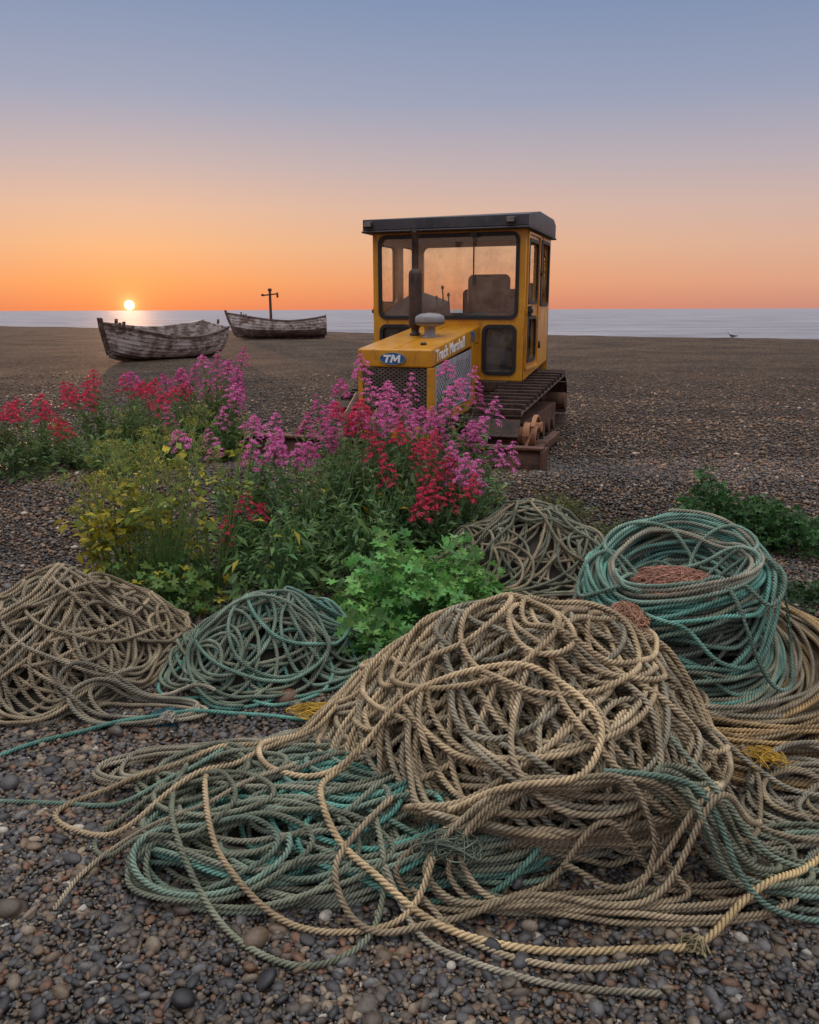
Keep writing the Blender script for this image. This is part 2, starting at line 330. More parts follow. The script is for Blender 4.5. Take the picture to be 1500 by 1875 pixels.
def heap(cx,cy,R,H,length,rmin,rmax,seed,r,pal,label,n=9,ds=.006,a=2.2,q=.85,skirt=.06,lump=.07,sx=1.,sy=1.,extra=(),corr=4.,qc=4.,coreoff=-.010,qa=1.7,jit=.03,wb=.09):
    rh=R*np.sin(np.linspace(0,np.pi/2,400)); zz=H*np.clip(1-(rh/R)**a,0,1)**q
    s=np.r_[0,np.cumsum(np.hypot(np.diff(rh),np.diff(zz)))]
    sm=s[-1]; s=np.r_[s,s[-1]+1.]; rh=np.r_[rh,R+1.]; zz=np.r_[zz,0]
    sg=np.linspace(0,sm+1,1500); rg=gauss(np.interp(sg,s,rh),.05/(sg[1]-sg[0])); zg=gauss(np.interp(sg,s,zz),.05/(sg[1]-sg[0])); rg-=rg[0]
    U=sm+skirt
    g2=Grid(-U-.15,U+.15,-U-.15,U+.15)
    def mp(px,py,h):
        sr=np.hypot(px,py)+1e-9; dx,dy=px/sr,py/sr; rho=np.interp(sr,sg,rg); z=np.interp(sr,sg,zg)
        dr=(np.interp(sr+.03,sg,rg)-np.interp(np.maximum(sr-.03,0),sg,rg)); dz=(np.interp(sr+.03,sg,zg)-np.interp(np.maximum(sr-.03,0),sg,zg)); L=np.hypot(dr,dz)+1e-9
        nr,nz=-dz/L,dr/L; ph=np.arctan2(dy,dx); l=1+lump*np.sin(2*ph+seed)+lump*.7*np.sin(3*ph+seed*2.)
        x=cx+(rho*l+nr*h)*dx*sx; y=cy+(rho*l+nr*h)*dy*sy
        return np.stack([x,y,gh(x,y)+.012+z+nz*h],1),np.stack([nr*dx,nr*dy,nz],1)
    parts=[]
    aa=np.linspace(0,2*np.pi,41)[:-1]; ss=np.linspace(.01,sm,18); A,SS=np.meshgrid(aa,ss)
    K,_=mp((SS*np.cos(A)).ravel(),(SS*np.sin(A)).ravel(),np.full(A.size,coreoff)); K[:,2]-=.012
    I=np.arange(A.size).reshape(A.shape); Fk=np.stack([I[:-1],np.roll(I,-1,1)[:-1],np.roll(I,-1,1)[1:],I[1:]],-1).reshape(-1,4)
    parts.append((K,Fk,np.tile([.035,.029,.022],(len(K),1))))  # added dark inner dome, not rope, so no light shows through gaps
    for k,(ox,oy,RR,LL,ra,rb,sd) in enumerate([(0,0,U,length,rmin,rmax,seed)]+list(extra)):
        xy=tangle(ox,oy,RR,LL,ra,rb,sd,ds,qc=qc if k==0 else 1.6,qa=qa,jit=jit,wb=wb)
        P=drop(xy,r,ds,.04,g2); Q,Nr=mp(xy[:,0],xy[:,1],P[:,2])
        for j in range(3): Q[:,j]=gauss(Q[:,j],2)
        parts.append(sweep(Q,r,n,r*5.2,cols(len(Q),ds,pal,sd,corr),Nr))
        G.deposit(Q[:,0],Q[:,1],Q[:,2],r)
    rr=np.hypot((G.X-cx)/sx,(G.Y-cy)/sy); G.h=np.maximum(G.h,np.where(rr<R*.97,gh(G.X,G.Y)+.02+H*np.clip(1-(rr/R)**a,0,1)**q,0))
    return rope_obj('rope_pile',parts,(cx,cy),label,'rope pile',GP)
heap(.72,4.85,.60,.30,160,.16,.42,11,.0088,[GRN,TAN2,GRN*1.2],'grey-green rope heaped in a cone beside the flowers',q=1.0)
heap(-1.54,3.42,.49,.29,190,.11,.34,12,.0082,[GRY,TAN2,TAN2*1.1],'weathered grey-brown tangled rope heap on shingle')
heap(-.61,3.40,.36,.20,120,.09,.27,13,.0078,[TEAL,GRN,TEAL2,GRN*1.2],'teal and grey-green tangled rope heap below the mallow',q=1.0,skirt=.12)
def tall_coil():
    r=.0086; ds=.0065; g=np.random.default_rng(5)
    BX,BY,TX,TY=1.40,2.98,1.08,3.16; RB,RT=.60,.40; Z1=.20; TL=.26
    loops=135; n=int(loops*2*np.pi*.48/ds); th=np.cumsum(ds/(.48+.04*sn(n,3/ds,g)))
    zt=1-np.abs(((th/(2*np.pi)*.052)%2)-1); zt=np.clip(zt+.08*sn(n,.7/ds,g),0,1)
    layer=.03*sn(n,2.5/ds,g)+.022*sn(n,.5/ds,g)
    cx=BX+(TX-BX)*zt**1.5; cy=BY+(TY-BY)*zt
    R=RB+(RT-RB)*zt**1.3+layer
    x=cx+R*np.cos(th); y=cy+R*np.sin(th)
    ph=sn(n,9/ds,g)*3; z=.03+Z1*zt+TL*zt*(y-cy)+.03*sn(n,.4/ds,g)+.08*np.sin(th+ph)*np.sin(np.pi*zt)
    P=np.stack([x,y,np.maximum(z,.03)],1)
    c=cols(n,ds,[BRN,TAN2,BRN*1.2,GRY],5); w=sstep(.93,1.0,zt)[:,None]; c=c*(1-w)+cols(n,ds,[TEAL2,GRN,TEAL2],6)*w
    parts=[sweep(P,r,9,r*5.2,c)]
    G.deposit(P[:,0],P[:,1],P[:,2],r)
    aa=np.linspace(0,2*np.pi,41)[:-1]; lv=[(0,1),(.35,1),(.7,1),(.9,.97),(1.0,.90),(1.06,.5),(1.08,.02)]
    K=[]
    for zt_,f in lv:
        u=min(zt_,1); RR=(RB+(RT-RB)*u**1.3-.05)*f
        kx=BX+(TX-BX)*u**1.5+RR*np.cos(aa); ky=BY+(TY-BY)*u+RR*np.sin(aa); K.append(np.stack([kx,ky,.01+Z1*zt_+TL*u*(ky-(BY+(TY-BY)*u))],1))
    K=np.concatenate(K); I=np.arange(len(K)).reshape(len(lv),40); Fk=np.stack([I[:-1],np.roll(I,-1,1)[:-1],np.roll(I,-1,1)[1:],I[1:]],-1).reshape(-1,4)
    parts.append((K,Fk,np.tile([.030,.026,.020],(len(K),1))))  # added dark core, not rope, blocking light between the coils
    def onplane(xy,h):
        return np.stack([TX+xy[:,0],TY+xy[:,1],.03+Z1+TL*xy[:,1]+h],1)
    g2=Grid(-.7,.7,-.7,.7); rho=np.hypot(g2.X,g2.Y)
    g2.h=.005+.03*np.exp(-((rho-.33)/.10)**2)+.035*(rho<.26)
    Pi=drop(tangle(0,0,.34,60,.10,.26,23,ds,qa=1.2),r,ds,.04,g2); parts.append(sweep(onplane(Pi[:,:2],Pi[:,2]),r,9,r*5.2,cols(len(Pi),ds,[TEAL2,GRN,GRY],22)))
    gg=np.random.default_rng(8); L=92; n=int(L/ds)
    u=sn(n,1.5/ds,gg); rr=.335+.095*np.clip(u,-1,1); th=np.cumsum(ds/rr)
    ox=.035*sn(n,1.8/ds,gg); oy=.035*sn(n,1.8/ds,gg)
    xy=resample(np.stack([ox+rr*np.cos(th),oy+rr*np.sin(th)],1),ds)
    Pt=drop(xy,r,ds,.05,g2); rh=np.hypot(Pt[:,0],Pt[:,1]); h=Pt[:,2]*(1-.8*sstep(.36,.47,rh))
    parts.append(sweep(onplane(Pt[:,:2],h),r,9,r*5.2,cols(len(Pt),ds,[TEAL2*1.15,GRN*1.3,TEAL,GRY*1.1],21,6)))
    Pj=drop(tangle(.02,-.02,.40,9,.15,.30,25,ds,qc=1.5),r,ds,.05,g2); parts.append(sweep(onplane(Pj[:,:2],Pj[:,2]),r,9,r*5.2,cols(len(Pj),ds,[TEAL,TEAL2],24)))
    Q=onplane(Pt[:,:2],h); G.deposit(Q[:,0],Q[:,1],Q[:,2],r); Q=onplane(Pi[:,:2],Pi[:,2]); G.deposit(Q[:,0],Q[:,1],Q[:,2],r)
    rb=np.hypot(G.X-BX,G.Y-BY); G.h=np.where(rb<.60,np.maximum(G.h,.05+.15*np.clip((.60-rb)/.12,0,1)+.1*(G.Y-BY)),G.h)
    rope_obj('rope_coil',parts,(1.35,3.05),'tall coiled rope stack, teal ring on top, brown rope below','rope coil',GP)
tall_coil()
heap(-.14,2.33,.45,.06,115,.13,.38,14,.0082,[GRN,TEAL2,GRY,TEAL],'low spread of grey-green rope on pebbles',sx=1.3,n=12,q=1.1)
heap(.37,2.66,.65,.30,360,.15,.42,15,.0094,[TAN,TAN2,TAN*1.02,GRY*1.15],'large tan twisted rope heap in front on pebbles',n=12,ds=.0057,a=2.6,q=.80,skirt=.02,lump=.03,corr=7,
     extra=[(-.14,-.30,.50,15,.18,.34,75),(.24,-.20,.50,14,.18,.34,76),(0,.05,.45,9,.16,.30,77)],qc=4.,qa=2.4,jit=.012,wb=.06)
def loose(pts,r,pal,seed,label,n=12,ds=.0055,sg=.06):
    P=drop(crom(pts,ds),r,ds,sg); c=cols(len(P),ds,pal,seed)
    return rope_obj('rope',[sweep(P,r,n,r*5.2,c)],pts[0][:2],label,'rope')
def strew(cx,cy,R,L,a,b,seed,pal,label,ex=1.,ey=1.,r=.0083):
    P=drop(tangle(cx,cy,R,L,a,b,seed,.006,ex,ey,qc=2.),r,.006,.05)
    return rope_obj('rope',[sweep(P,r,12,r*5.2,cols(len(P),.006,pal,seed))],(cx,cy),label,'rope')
strew(1.38,2.24,.27,17,.11,.24,31,[TAN2,GRY],'grey-tan rope lying in loose loops on pebbles',1.2,.8)
strew(-.80,2.62,.36,7,.12,.26,32,[TAN2,GRY],'grey rope lying in loose loops on pebbles',1.3,.6)
strew(1.20,1.96,.28,9,.12,.24,34,[TAN2,GRY,TEAL2],'grey-tan rope strewn over pebbles near the heap',1.3,.55)
strew(-.42,1.98,.26,6,.12,.24,33,[TEAL2,GRN],'grey-green rope looping over the pebbles',1.5,.6)
strew(.50,1.88,.30,10,.12,.26,36,[TAN2,GRN],'grey-tan rope looping around the big heap',1.8,.35)
strew(-1.0,2.95,.3,6,.12,.24,38,[GRY,TAN2],'grey rope loops between two heaps',1.2,.45)
strew(-.80,2.25,.36,7,.14,.28,39,[GRN,GRY],'grey-green rope loops spread over pebbles',1.25,.7)
strew(1.0,2.0,.24,7,.12,.22,40,[TEAL2,GRN],'grey-green rope loops at the foot of the heap',1.4,.6)
loose([(-1.55,2.48),(-1.38,2.69),(-1.17,2.80),(-.96,2.86),(-.72,2.92),(-.45,2.88),(-.3,2.75)],.008,[TEAL,TEAL2],41,'teal rope trailing across the pebbles')
loose([(-1.5,2.33),(-1.14,2.32),(-.88,2.31),(-.67,2.41),(-.57,2.58),(-.4,2.65)],.008,[TEAL2,TEAL],42,'teal rope trailing across the pebbles')
loose([(-.94,1.84),(-.92,1.98),(-.85,2.07),(-.68,2.1),(-.5,2.2),(-.35,2.3)],.007,[GRY,TAN2],43,'thin grey rope with a cut end on pebbles')
loose([(-.73,2.4),(-.72,2.2),(-.64,1.98),(-.45,1.75),(-.27,1.65),(-.13,1.71),(-.07,1.87),(-.1,2.05)],.0085,[GRN,TEAL2],44,'grey-green rope curving around the heap')
loose([(-.64,2.35),(-.62,2.2),(-.54,1.98),(-.4,1.83),(-.2,1.76),(0,1.8),(.1,1.95)],.0085,[TAN2,TAN],45,'tan rope curving around the heap')
loose([(-.1,2.9),(-.25,2.82),(-.39,2.70),(-.52,2.55),(-.81,2.38),(-1.03,2.35),(-1.11,2.26),(-1.02,2.18),(-.85,2.15),(-.61,2.32),(-.36,2.6),(-.2,2.8),(-.10,2.88)],.009,[TAN,TAN2],46,'tan rope laid in a long loop over pebbles')
loose([(.52,1.98),(.76,1.92),(.87,1.82),(1.08,1.79),(1.3,1.8)],.008,[TEAL2,TEAL],47,'teal rope running out over the pebbles')
loose([(1.12,2.5),(1.1,2.3),(1.0,2.08),(.85,1.95),(.6,1.86),(.4,1.9)],.0085,[TAN2,GRY],48,'grey-tan rope at the foot of the heap')
loose([(-.07,1.9),(-.03,1.83),(.07,1.70),(.32,1.59),(.58,1.56)],.0082,[TAN2,GRY],49,'tan rope with frayed end on pebbles')
loose([(.0,1.86),(.1,1.76),(.25,1.67),(.42,1.635),(.58,1.66)],.0082,[GRY,TAN2],50,'grey rope with yellow frayed end on pebbles')
loose([(.10,1.98),(.28,1.93),(.45,1.96),(.54,2.10),(.46,2.24),(.28,2.32),(.05,2.34),(-.14,2.32),(-.26,2.2),(-.24,2.05),(-.15,1.92),(-.01,1.81),(.14,1.73),(.34,1.69),(.54,1.695),(.70,1.71),(.83,1.79),(.99,1.88),(1.19,2.02),(1.45,2.2)],.0098,[TAN*1.1,TAN,YEL],51,'straw coloured rope looping over the heap and pebbles')
loose([(1.0,2.45),(1.1,2.36),(1.28,2.28),(1.6,2.3)],.0085,[GRY,TAN2],52,'grey-tan rope running out over the pebbles')
loose([(-.25,2.75),(-.42,2.62),(-.50,2.45),(-.42,2.28),(-.25,2.25),(-.12,2.35)],.0092,[TAN2,TAN],53,'tan rope sliding off the big heap')
loose([(.9,2.3),(1.0,2.15),(1.15,2.05),(1.3,2.02),(1.5,1.95)],.0085,[TAN2,GRY],54,'grey-tan rope running out to the side')
loose([(.75,2.2),(.88,2.05),(1.02,1.97),(1.2,1.9),(1.4,1.82)],.0085,[GRN,TEAL2],55,'grey-green rope running out to the side')
loose([(-.05,2.1),(-.2,1.9),(-.1,1.75),(.12,1.78),(.3,1.82),(.55,1.80),(.8,1.9),(1.0,2.05)],.0088,[TAN2,GRY],56,'grey-tan rope swept around the front of the heap')
def tuft(cx,cy,R,H,L,col,seed,r,name,label,cat,z0=None,ex=1.,ey=1.):
    g=np.random.default_rng(seed); ds=.008; n=int(L/ds)
    P=np.stack([sn(n,.045/ds,g)*R*ex+sn(n,.3/ds,g)*R*.5*ex,sn(n,.045/ds,g)*R*ey+sn(n,.3/ds,g)*R*.5*ey,(.5+.5*sn(n,.05/ds,g))*H],1)
    b=np.array([cx,cy,(G.at(cx,cy) if z0 is None else z0)-.01])
    P[:,2]*=np.clip(1.1-(np.hypot(P[:,0]/ex,P[:,1]/ey)/R/1.5)**2,.1,1)
    c=np.tile(col,(n,1))*(1+.3*sn(n,.1/ds,g))[:,None]
    V,F,Cc=sweep(P,r,3,1e9,c)
    return link(name,mesh_np(name,V,F,[M_rope],True,Cc),label=label,cat=cat,loc=b)
def top_at(x,y,R=.08):
    return max(G.at(x+dx,y+dy) for dx in(-R,0,R) for dy in(-R,0,R))
tuft(.68,3.14,.12,.20,90,np.array([.52,.26,.18]),61,.0022,'fishing_net','bundled rust-pink fishing net between rope heaps','net',z0=.20)
tuft(1.08,3.18,.16,.06,70,np.array([.42,.21,.15]),62,.0022,'fishing_net','rust-brown fishing net lying inside the coil','net',z0=top_at(1.08,3.18)-.01)
tuft(.80,2.86,.07,.08,18,np.array([.46,.25,.17]),63,.0020,'fishing_net','torn rust-brown net scrap on the rope','net',z0=top_at(.80,2.86,.04)-.01)
tuft(-.95,2.90,.06,.035,12,np.array([.05,.18,.24]),64,.0015,'fishing_net','small blue net scrap on the shingle','net')
tuft(-.36,2.80,.05,.03,6,np.array([.60,.38,.05]),65,.0016,'frayed_twine','yellow frayed twine caught on the rope','twine',ex=1.5)
tuft(1.16,2.40,.05,.03,5,np.array([.55,.34,.05]),66,.0016,'frayed_twine','yellow frayed twine beside the rope heap','twine')
tuft(.10,1.90,.05,.05,9,np.array([.14,.18,.14]),67,.002,'frayed_twine','grey-green knotted twine on the rope','twine',ex=1.4)
tuft(.70,1.71,.025,.035,4,np.array([.3,.26,.15]),68,.003,'rope_knot','tan knot tied in the long rope','rope')
tuft(-.92,2.84,.025,.04,4,np.array([.4,.38,.32]),69,.003,'rope_knot','pale knot at a rope end','rope')

# ------------------------------------------------------------------ plants
LT=np.array([[0,0,0],[-.5,.42,.10],[0,.45,0],[.5,.42,.10],[0,1,-.12]]); LF=np.array([[0,3,2],[0,2,1],[2,3,4],[1,2,4]])
an=np.linspace(-2.5,2.5,16); rd=np.where(np.arange(16)%3==0,.30,np.where(np.arange(16)%3==1,.60,.50)); 
ML=np.vstack([[0,.3,-.07],np.stack([rd*np.sin(an),.35+rd*np.cos(an),.06+.08*np.cos(an*3)],1)]); MF=np.array([[0,i+1,i] for i in range(1,16)])
DT=np.array([[-.5,0,0],[0,-.5,0],[.5,0,0],[0,.5,0]]); DF=np.array([[0,1,2],[0,2,3]])
def inst(P,D,L,W,T,FF,col,up=None,g=rng):
    D=D/np.linalg.norm(D,axis=1,keepdims=True)
    U=np.array([0,0,1.])+g.normal(0,.35,D.shape) if up is None else up
    Sd=np.cross(D,U); Sd/=np.linalg.norm(Sd,axis=1,keepdims=True)+1e-9; Nm=np.cross(Sd,D)
    V=P[:,None]+Sd[:,None]*(T[None,:,0:1]*W[:,None,None])+D[:,None]*(T[None,:,1:2]*L[:,None,None])+Nm[:,None]*(T[None,:,2:3]*L[:,None,None])
    m=len(T); n=len(P)
    return V.reshape(-1,3),(FF[None]+(np.arange(n)*m)[:,None,None]).reshape(-1,3),np.repeat(col,m,0)
def tube3(P,r0,r1,col):
    n=len(P); T=np.gradient(P,axis=0); T/=np.linalg.norm(T,axis=1,keepdims=True)+1e-9
    A=np.cross(T,[.3,1,.1]); A/=np.linalg.norm(A,axis=1,keepdims=True); B=np.cross(T,A); r=np.linspace(r0,r1,n)[:,None]
    V=np.stack([P+r*(A*math.cos(t)+B*math.sin(t)) for t in (0,2.09,4.19)],1); I=np.arange(n*3).reshape(n,3); J=np.roll(I,-1,1)
    F=np.concatenate([np.stack([I[:-1],J[:-1],J[1:]],-1).reshape(-1,3),np.stack([I[:-1],J[1:],I[1:]],-1).reshape(-1,3)])
    return V.reshape(-1,3),F,np.tile(col,(n*3,1))
PINK=np.array([.76,.18,.46]); MAG=np.array([.62,.09,.32]); CRIM=np.array([.66,.020,.09]); RED=np.array([.58,.024,.045])
def panicle(tip,ax,L,col,g,s=1.):
    ax=ax/np.linalg.norm(ax); a=np.cross(ax,[0,1,.2]); a/=np.linalg.norm(a); b=np.cross(ax,a)
    Ps,Ns,stems=[],[],[]
    stems.append(tube3(np.array([tip-ax*L*1.05,tip-ax*L*.5,tip]),.0022,.0015,np.array([.15,.13,.09])))
    lev=5
    for k in range(lev+1):
        f=k/lev; c0=tip-ax*L*(1-f)
        cnt=1 if k==lev else (3 if k<4 else 2)
        for q in range(cnt):
            th=q*2*np.pi/cnt+k*1.1+g.uniform(-.4,.4)
            off=0 if k==lev else (.048*(1-f)+.018)*s*g.uniform(.7,1.15)
            o=(a*math.cos(th)+b*math.sin(th)); cc=c0+o*off+ax*off*.45; rr=(.029*(1-f)+.019*f+.003)*s*g.uniform(.75,1.15)
            m=int(g.integers(32,46))
            d=g.normal(0,1,(m,3)); d/=np.linalg.norm(d,axis=1,keepdims=True); upd=(ax+o*.35); upd/=np.linalg.norm(upd)
            d=d+upd*.9; d/=np.linalg.norm(d,axis=1,keepdims=True)
            dd=d-upd[None]*(d@upd)[:,None]*.6
            Ps.append(cc+dd*rr*g.uniform(.8,1.05,(m,1))); Ns.append(d)
            stems.append(tube3(np.array([c0-ax*.012*s,(c0+cc)/2,cc+upd*.01]),.0018,.0012,np.array([.16,.12,.09])))
    Ps=np.concatenate(Ps); Ns=np.concatenate(Ns); m=len(Ps)
    Dd=np.cross(Ns,g.normal(0,1,(m,3)))+Ns*g.normal(0,.3,(m,1))
    sz=g.uniform(.0075,.0125,m)*s
    cc=col[None]*g.uniform(.5,1.35,(m,1))+g.uniform(0,.06,(m,1))
    fl=inst(Ps,Dd,sz,sz,DT,DF,cc,up=Ns)
    return cat_mesh([fl]+stems)
PG='flowering valerian plants on the shingle'
def valerian(x,y,h,col,seed,nst=20,spread=.28,heads=9,green=np.array([.16,.28,.11]),label=None,s=1.,fill=1.):
    g=np.random.default_rng(seed); b=np.array([x,y,gz(x,y)])
    e=link('valerian_plant',None,label=label,cat='flowering plant',loc=b,group=PG)
    stems=[];LP=[];LD=[];LL=[]; tips=[]
    for i in range(nst):
        a=g.uniform(0,2*np.pi); sp=spread*math.sqrt(g.uniform(0,1)); hh=h*g.uniform(.52,1.0)*(1-.25*sp/spread*g.uniform(0,1))
        if i==0: hh=h
        base=np.array([math.cos(a),math.sin(a),0])*sp*.4; out=np.array([math.cos(a),math.sin(a),0])*sp*g.uniform(.6,1.3)
        t=np.linspace(0,1,8)[:,None]; P=base+out*t**1.4+np.array([0,0,hh])*t+.02*np.sin(t*5+a)*np.array([math.sin(a),math.cos(a),0])
        stems.append(tube3(P,.0045,.0025,green*np.array([1.1,.95,1.])))
        npair=int(hh/.036)
        for k in range(npair):
            tt=.04+.76*k/npair+g.uniform(-.02,.02); p=base+out*tt**1.4+np.array([0,0,hh])*tt
            for q in range(2 if tt>.5 else 3):
                th=g.uniform(0,6.28); LP.append(p); LD.append([math.cos(th),math.sin(th),g.uniform(.1,.95)]); LL.append(g.uniform(.05,.095)*(1.1-.45*tt))
        tips.append((P[-1],P[-1]-P[-2],hh))
    m=int(230*fill*h/.9)
    dirn=g.normal(0,1,(m,3)); dirn[:,2]=np.abs(dirn[:,2]); dirn/=np.linalg.norm(dirn,axis=1,keepdims=True)
    pp=dirn*np.array([spread*.95,spread*.95,h*.68])*g.uniform(.45,1,(m,1))**.6
    LP=np.concatenate([np.array(LP),pp]); LD=np.concatenate([np.array(LD),dirn+g.normal(0,.5,(m,3))+[0,0,.3]]); LL=np.concatenate([np.array(LL),g.uniform(.045,.085,m)])
    n=len(LP); c=green[None]*g.uniform(.5,1.4,(n,1))*np.stack([g.uniform(.8,1.3,n),np.ones(n),g.uniform(.7,1.2,n)],1)
    yl=g.uniform(0,1,n)<.015; c[yl]=[.42,.30,.03]
    V,F,Cc=inst(LP,LD,LL,LL*.34,LT,LF,c,g=g)
    link('foliage',mesh_np('foliage',V,F,[M_leaf],True,Cc),e)
    V,F,Cc=cat_mesh(stems); link('stem',mesh_np('stem',V,F,[M_stem],True,Cc),e)
    tips.sort(key=lambda q:-q[2])
    for k,(tp,ax,hh) in enumerate(tips[:heads]):
        cc=col if not isinstance(col,list) else col[int(g.integers(len(col)))]
        V,F,Cc=panicle(tp,ax+np.array([0,0,.02]),g.uniform(.12,.22)*s,cc,g,s*g.uniform(.8,1.2))
        link('flower_head',mesh_np('flower_head',V,F,[M_petal],False,Cc),e)
    return e
lp='tall pink valerian plant with leafy stems beside rope'
lm='tall magenta valerian plant growing by the yellow crawler'
lr='crimson valerian plant with grey-green leaves on shingle'
for a in [(-1.08,5.35,.88,PINK,101,18,.32,8,lp),(-.70,5.25,.92,[PINK,MAG],102,20,.32,7,lp),(-.40,5.5,1.02,[MAG,PINK],103,20,.30,7,lm),
          (-.40,5.15,1.0,CRIM,104,16,.18,5,lr),(-.08,5.35,1.24,PINK,105,24,.26,12,lp),(.16,5.5,1.16,[PINK,MAG],106,22,.26,10,lm),
          (.38,5.25,1.04,PINK,107,20,.23,10,lp),(.05,4.95,.86,CRIM,108,18,.17,7,lr),(-.18,4.85,.60,PINK,109,18,.26,0,lp),
          (-.55,4.85,.66,[CRIM],110,18,.28,0,lr),(-1.02,4.75,.48,CRIM,111,10,.13,3,lr),(-.16,5.0,.86,CRIM,112,12,.16,2,lr),(.20,4.85,.60,CRIM,118,16,.15,5,lr),(.40,5.0,.76,PINK,119,14,.18,4,lp)]:
    valerian(a[0],a[1],a[2],a[3],a[4],a[5],a[6],a[7],label=a[8],s=.98)
lf='crimson valerian bush standing apart on the shingle'
for a in [(-3.75,7.1,.60,CRIM,121,18,.38,6),(-3.25,7.2,.66,CRIM,122,20,.38,6),(-2.9,7.8,.82,CRIM,123,20,.34,8),(-2.55,7.7,.82,[MAG,CRIM],124,20,.34,7),
          (-2.2,8.1,.84,MAG,125,18,.34,5),(-1.85,7.9,1.0,[MAG,PINK],126,20,.28,11),(-1.65,7.3,.7,PINK,127,14,.22,3),(-2.8,7.0,.5,RED,128,16,.32,2),(-4.2,7.6,.6,CRIM,129,16,.35,4),(-2.0,7.1,.55,MAG,130,16,.3,1),(-2.4,6.7,.45,RED,131,16,.34,0)]:
    valerian(a[0],a[1],a[2],a[3],a[4],a[5],a[6],a[7],label=lf,s=1.12,green=np.array([.13,.22,.07]))
def umbel_plant(x,y,h,seed,nst,spread,label,col=np.array([.22,.22,.03]),yel=.42,nl=4,ls=1.):
    g=np.random.default_rng(seed); b=np.array([x,y,gz(x,y)]); e=link('fennel_plant',None,label=label,cat='plant',loc=b)
    stems=[];P_=[];LP=[];LD=[];LL=[]
    for i in range(nst):
        a=g.uniform(0,6.28); sp=spread*math.sqrt(g.uniform()); hh=h*g.uniform(.6,1)
        base=np.array([math.cos(a),math.sin(a),0])*sp*.45; out=np.array([math.cos(a),math.sin(a),0])*sp
        t=np.linspace(0,1,8)[:,None]; P=base+out*t**1.5+np.array([0,0,hh])*t
        stems.append(tube3(P,.0085,.003,np.array([.21,.29,.09])))
        tops=[P[-1]]
        for q in range(3):
            tt=g.uniform(.55,.92); p=base+out*tt**1.5+np.array([0,0,hh])*tt; th=g.uniform(0,6.28)
            en=p+np.array([math.cos(th)*.10,math.sin(th)*.10,g.uniform(.06,.14)]); stems.append(tube3(np.array([p,(p+en)/2+[0,0,-.01],en]),.0028,.002,np.array([.17,.22,.06]))); tops.append(en)
        for tp in tops:
            for q in range(10):
                d=np.array([g.normal(0,.8),g.normal(0,.8),.8]); d/=np.linalg.norm(d); en=tp+d*g.uniform(.03,.05)
                stems.append(tube3(np.array([tp,en]),.001,.001,np.array([.2,.24,.05])))
                for z in range(4): P_.append(en+g.normal(0,.005,3))
        for k in range(nl):
            tt=g.uniform(.10,.80); p=base+out*tt**1.5+np.array([0,0,hh])*tt; th=g.uniform(0,6.28); dd=np.array([math.cos(th),math.sin(th),g.uniform(.0,.5)]); 
            stems.append(tube3(np.array([p,p+dd*.05,p+dd*.10]),.0016,.001,np.array([.14,.19,.05])))
            for q in range(5):
                LP.append(p+dd*.028*(q+.6)+g.normal(0,.014,3)); LD.append(dd+g.normal(0,.6,3)); LL.append(g.uniform(.035,.07)*ls)
    n=len(LP); c=np.array([.22,.29,.06])[None]*g.uniform(.5,1.4,(n,1)); yl=g.uniform(0,1,n)<yel; c[yl]=np.array([.58,.49,.05])*g.uniform(.5,1.1,(yl.sum(),1))
    V,F,Cc=inst(np.array(LP),np.array(LD),np.array(LL),np.array(LL)*.75,LT,LF,c,g=g); link('foliage',mesh_np('foliage',V,F,[M_leaf],True,Cc),e)
    V,F,Cc=cat_mesh(stems); link('stem',mesh_np('stem',V,F,[M_stem],True,Cc),e)
    P_=np.array(P_); n=len(P_); sz=g.uniform(.005,.009,n); V,F,Cc=inst(P_,g.normal(0,1,(n,3)),sz,sz,DT,DF,col[None]*g.uniform(.6,1.6,(n,1)),g=g)
    link('flower_umbel',mesh_np('flower_umbel',V,F,[M_petal],False,Cc),e)
UC=np.array([.30,.29,.04])
umbel_plant(-1.44,4.5,1.04,201,12,.26,'yellow-green fennel-like plant with umbels beside rope',UC,nl=6)
umbel_plant(-1.18,4.7,.94,202,8,.24,'yellow-green fennel-like plant with thin upright stems',UC)
umbel_plant(-1.68,4.5,.76,204,9,.18,'yellowing broad leafed plant beside the fennel',UC,yel=.7,nl=9,ls=1.15)
umbel_plant(-1.95,5.7,.80,203,7,.26,'pale yellow-green umbel plant on the shingle',UC)
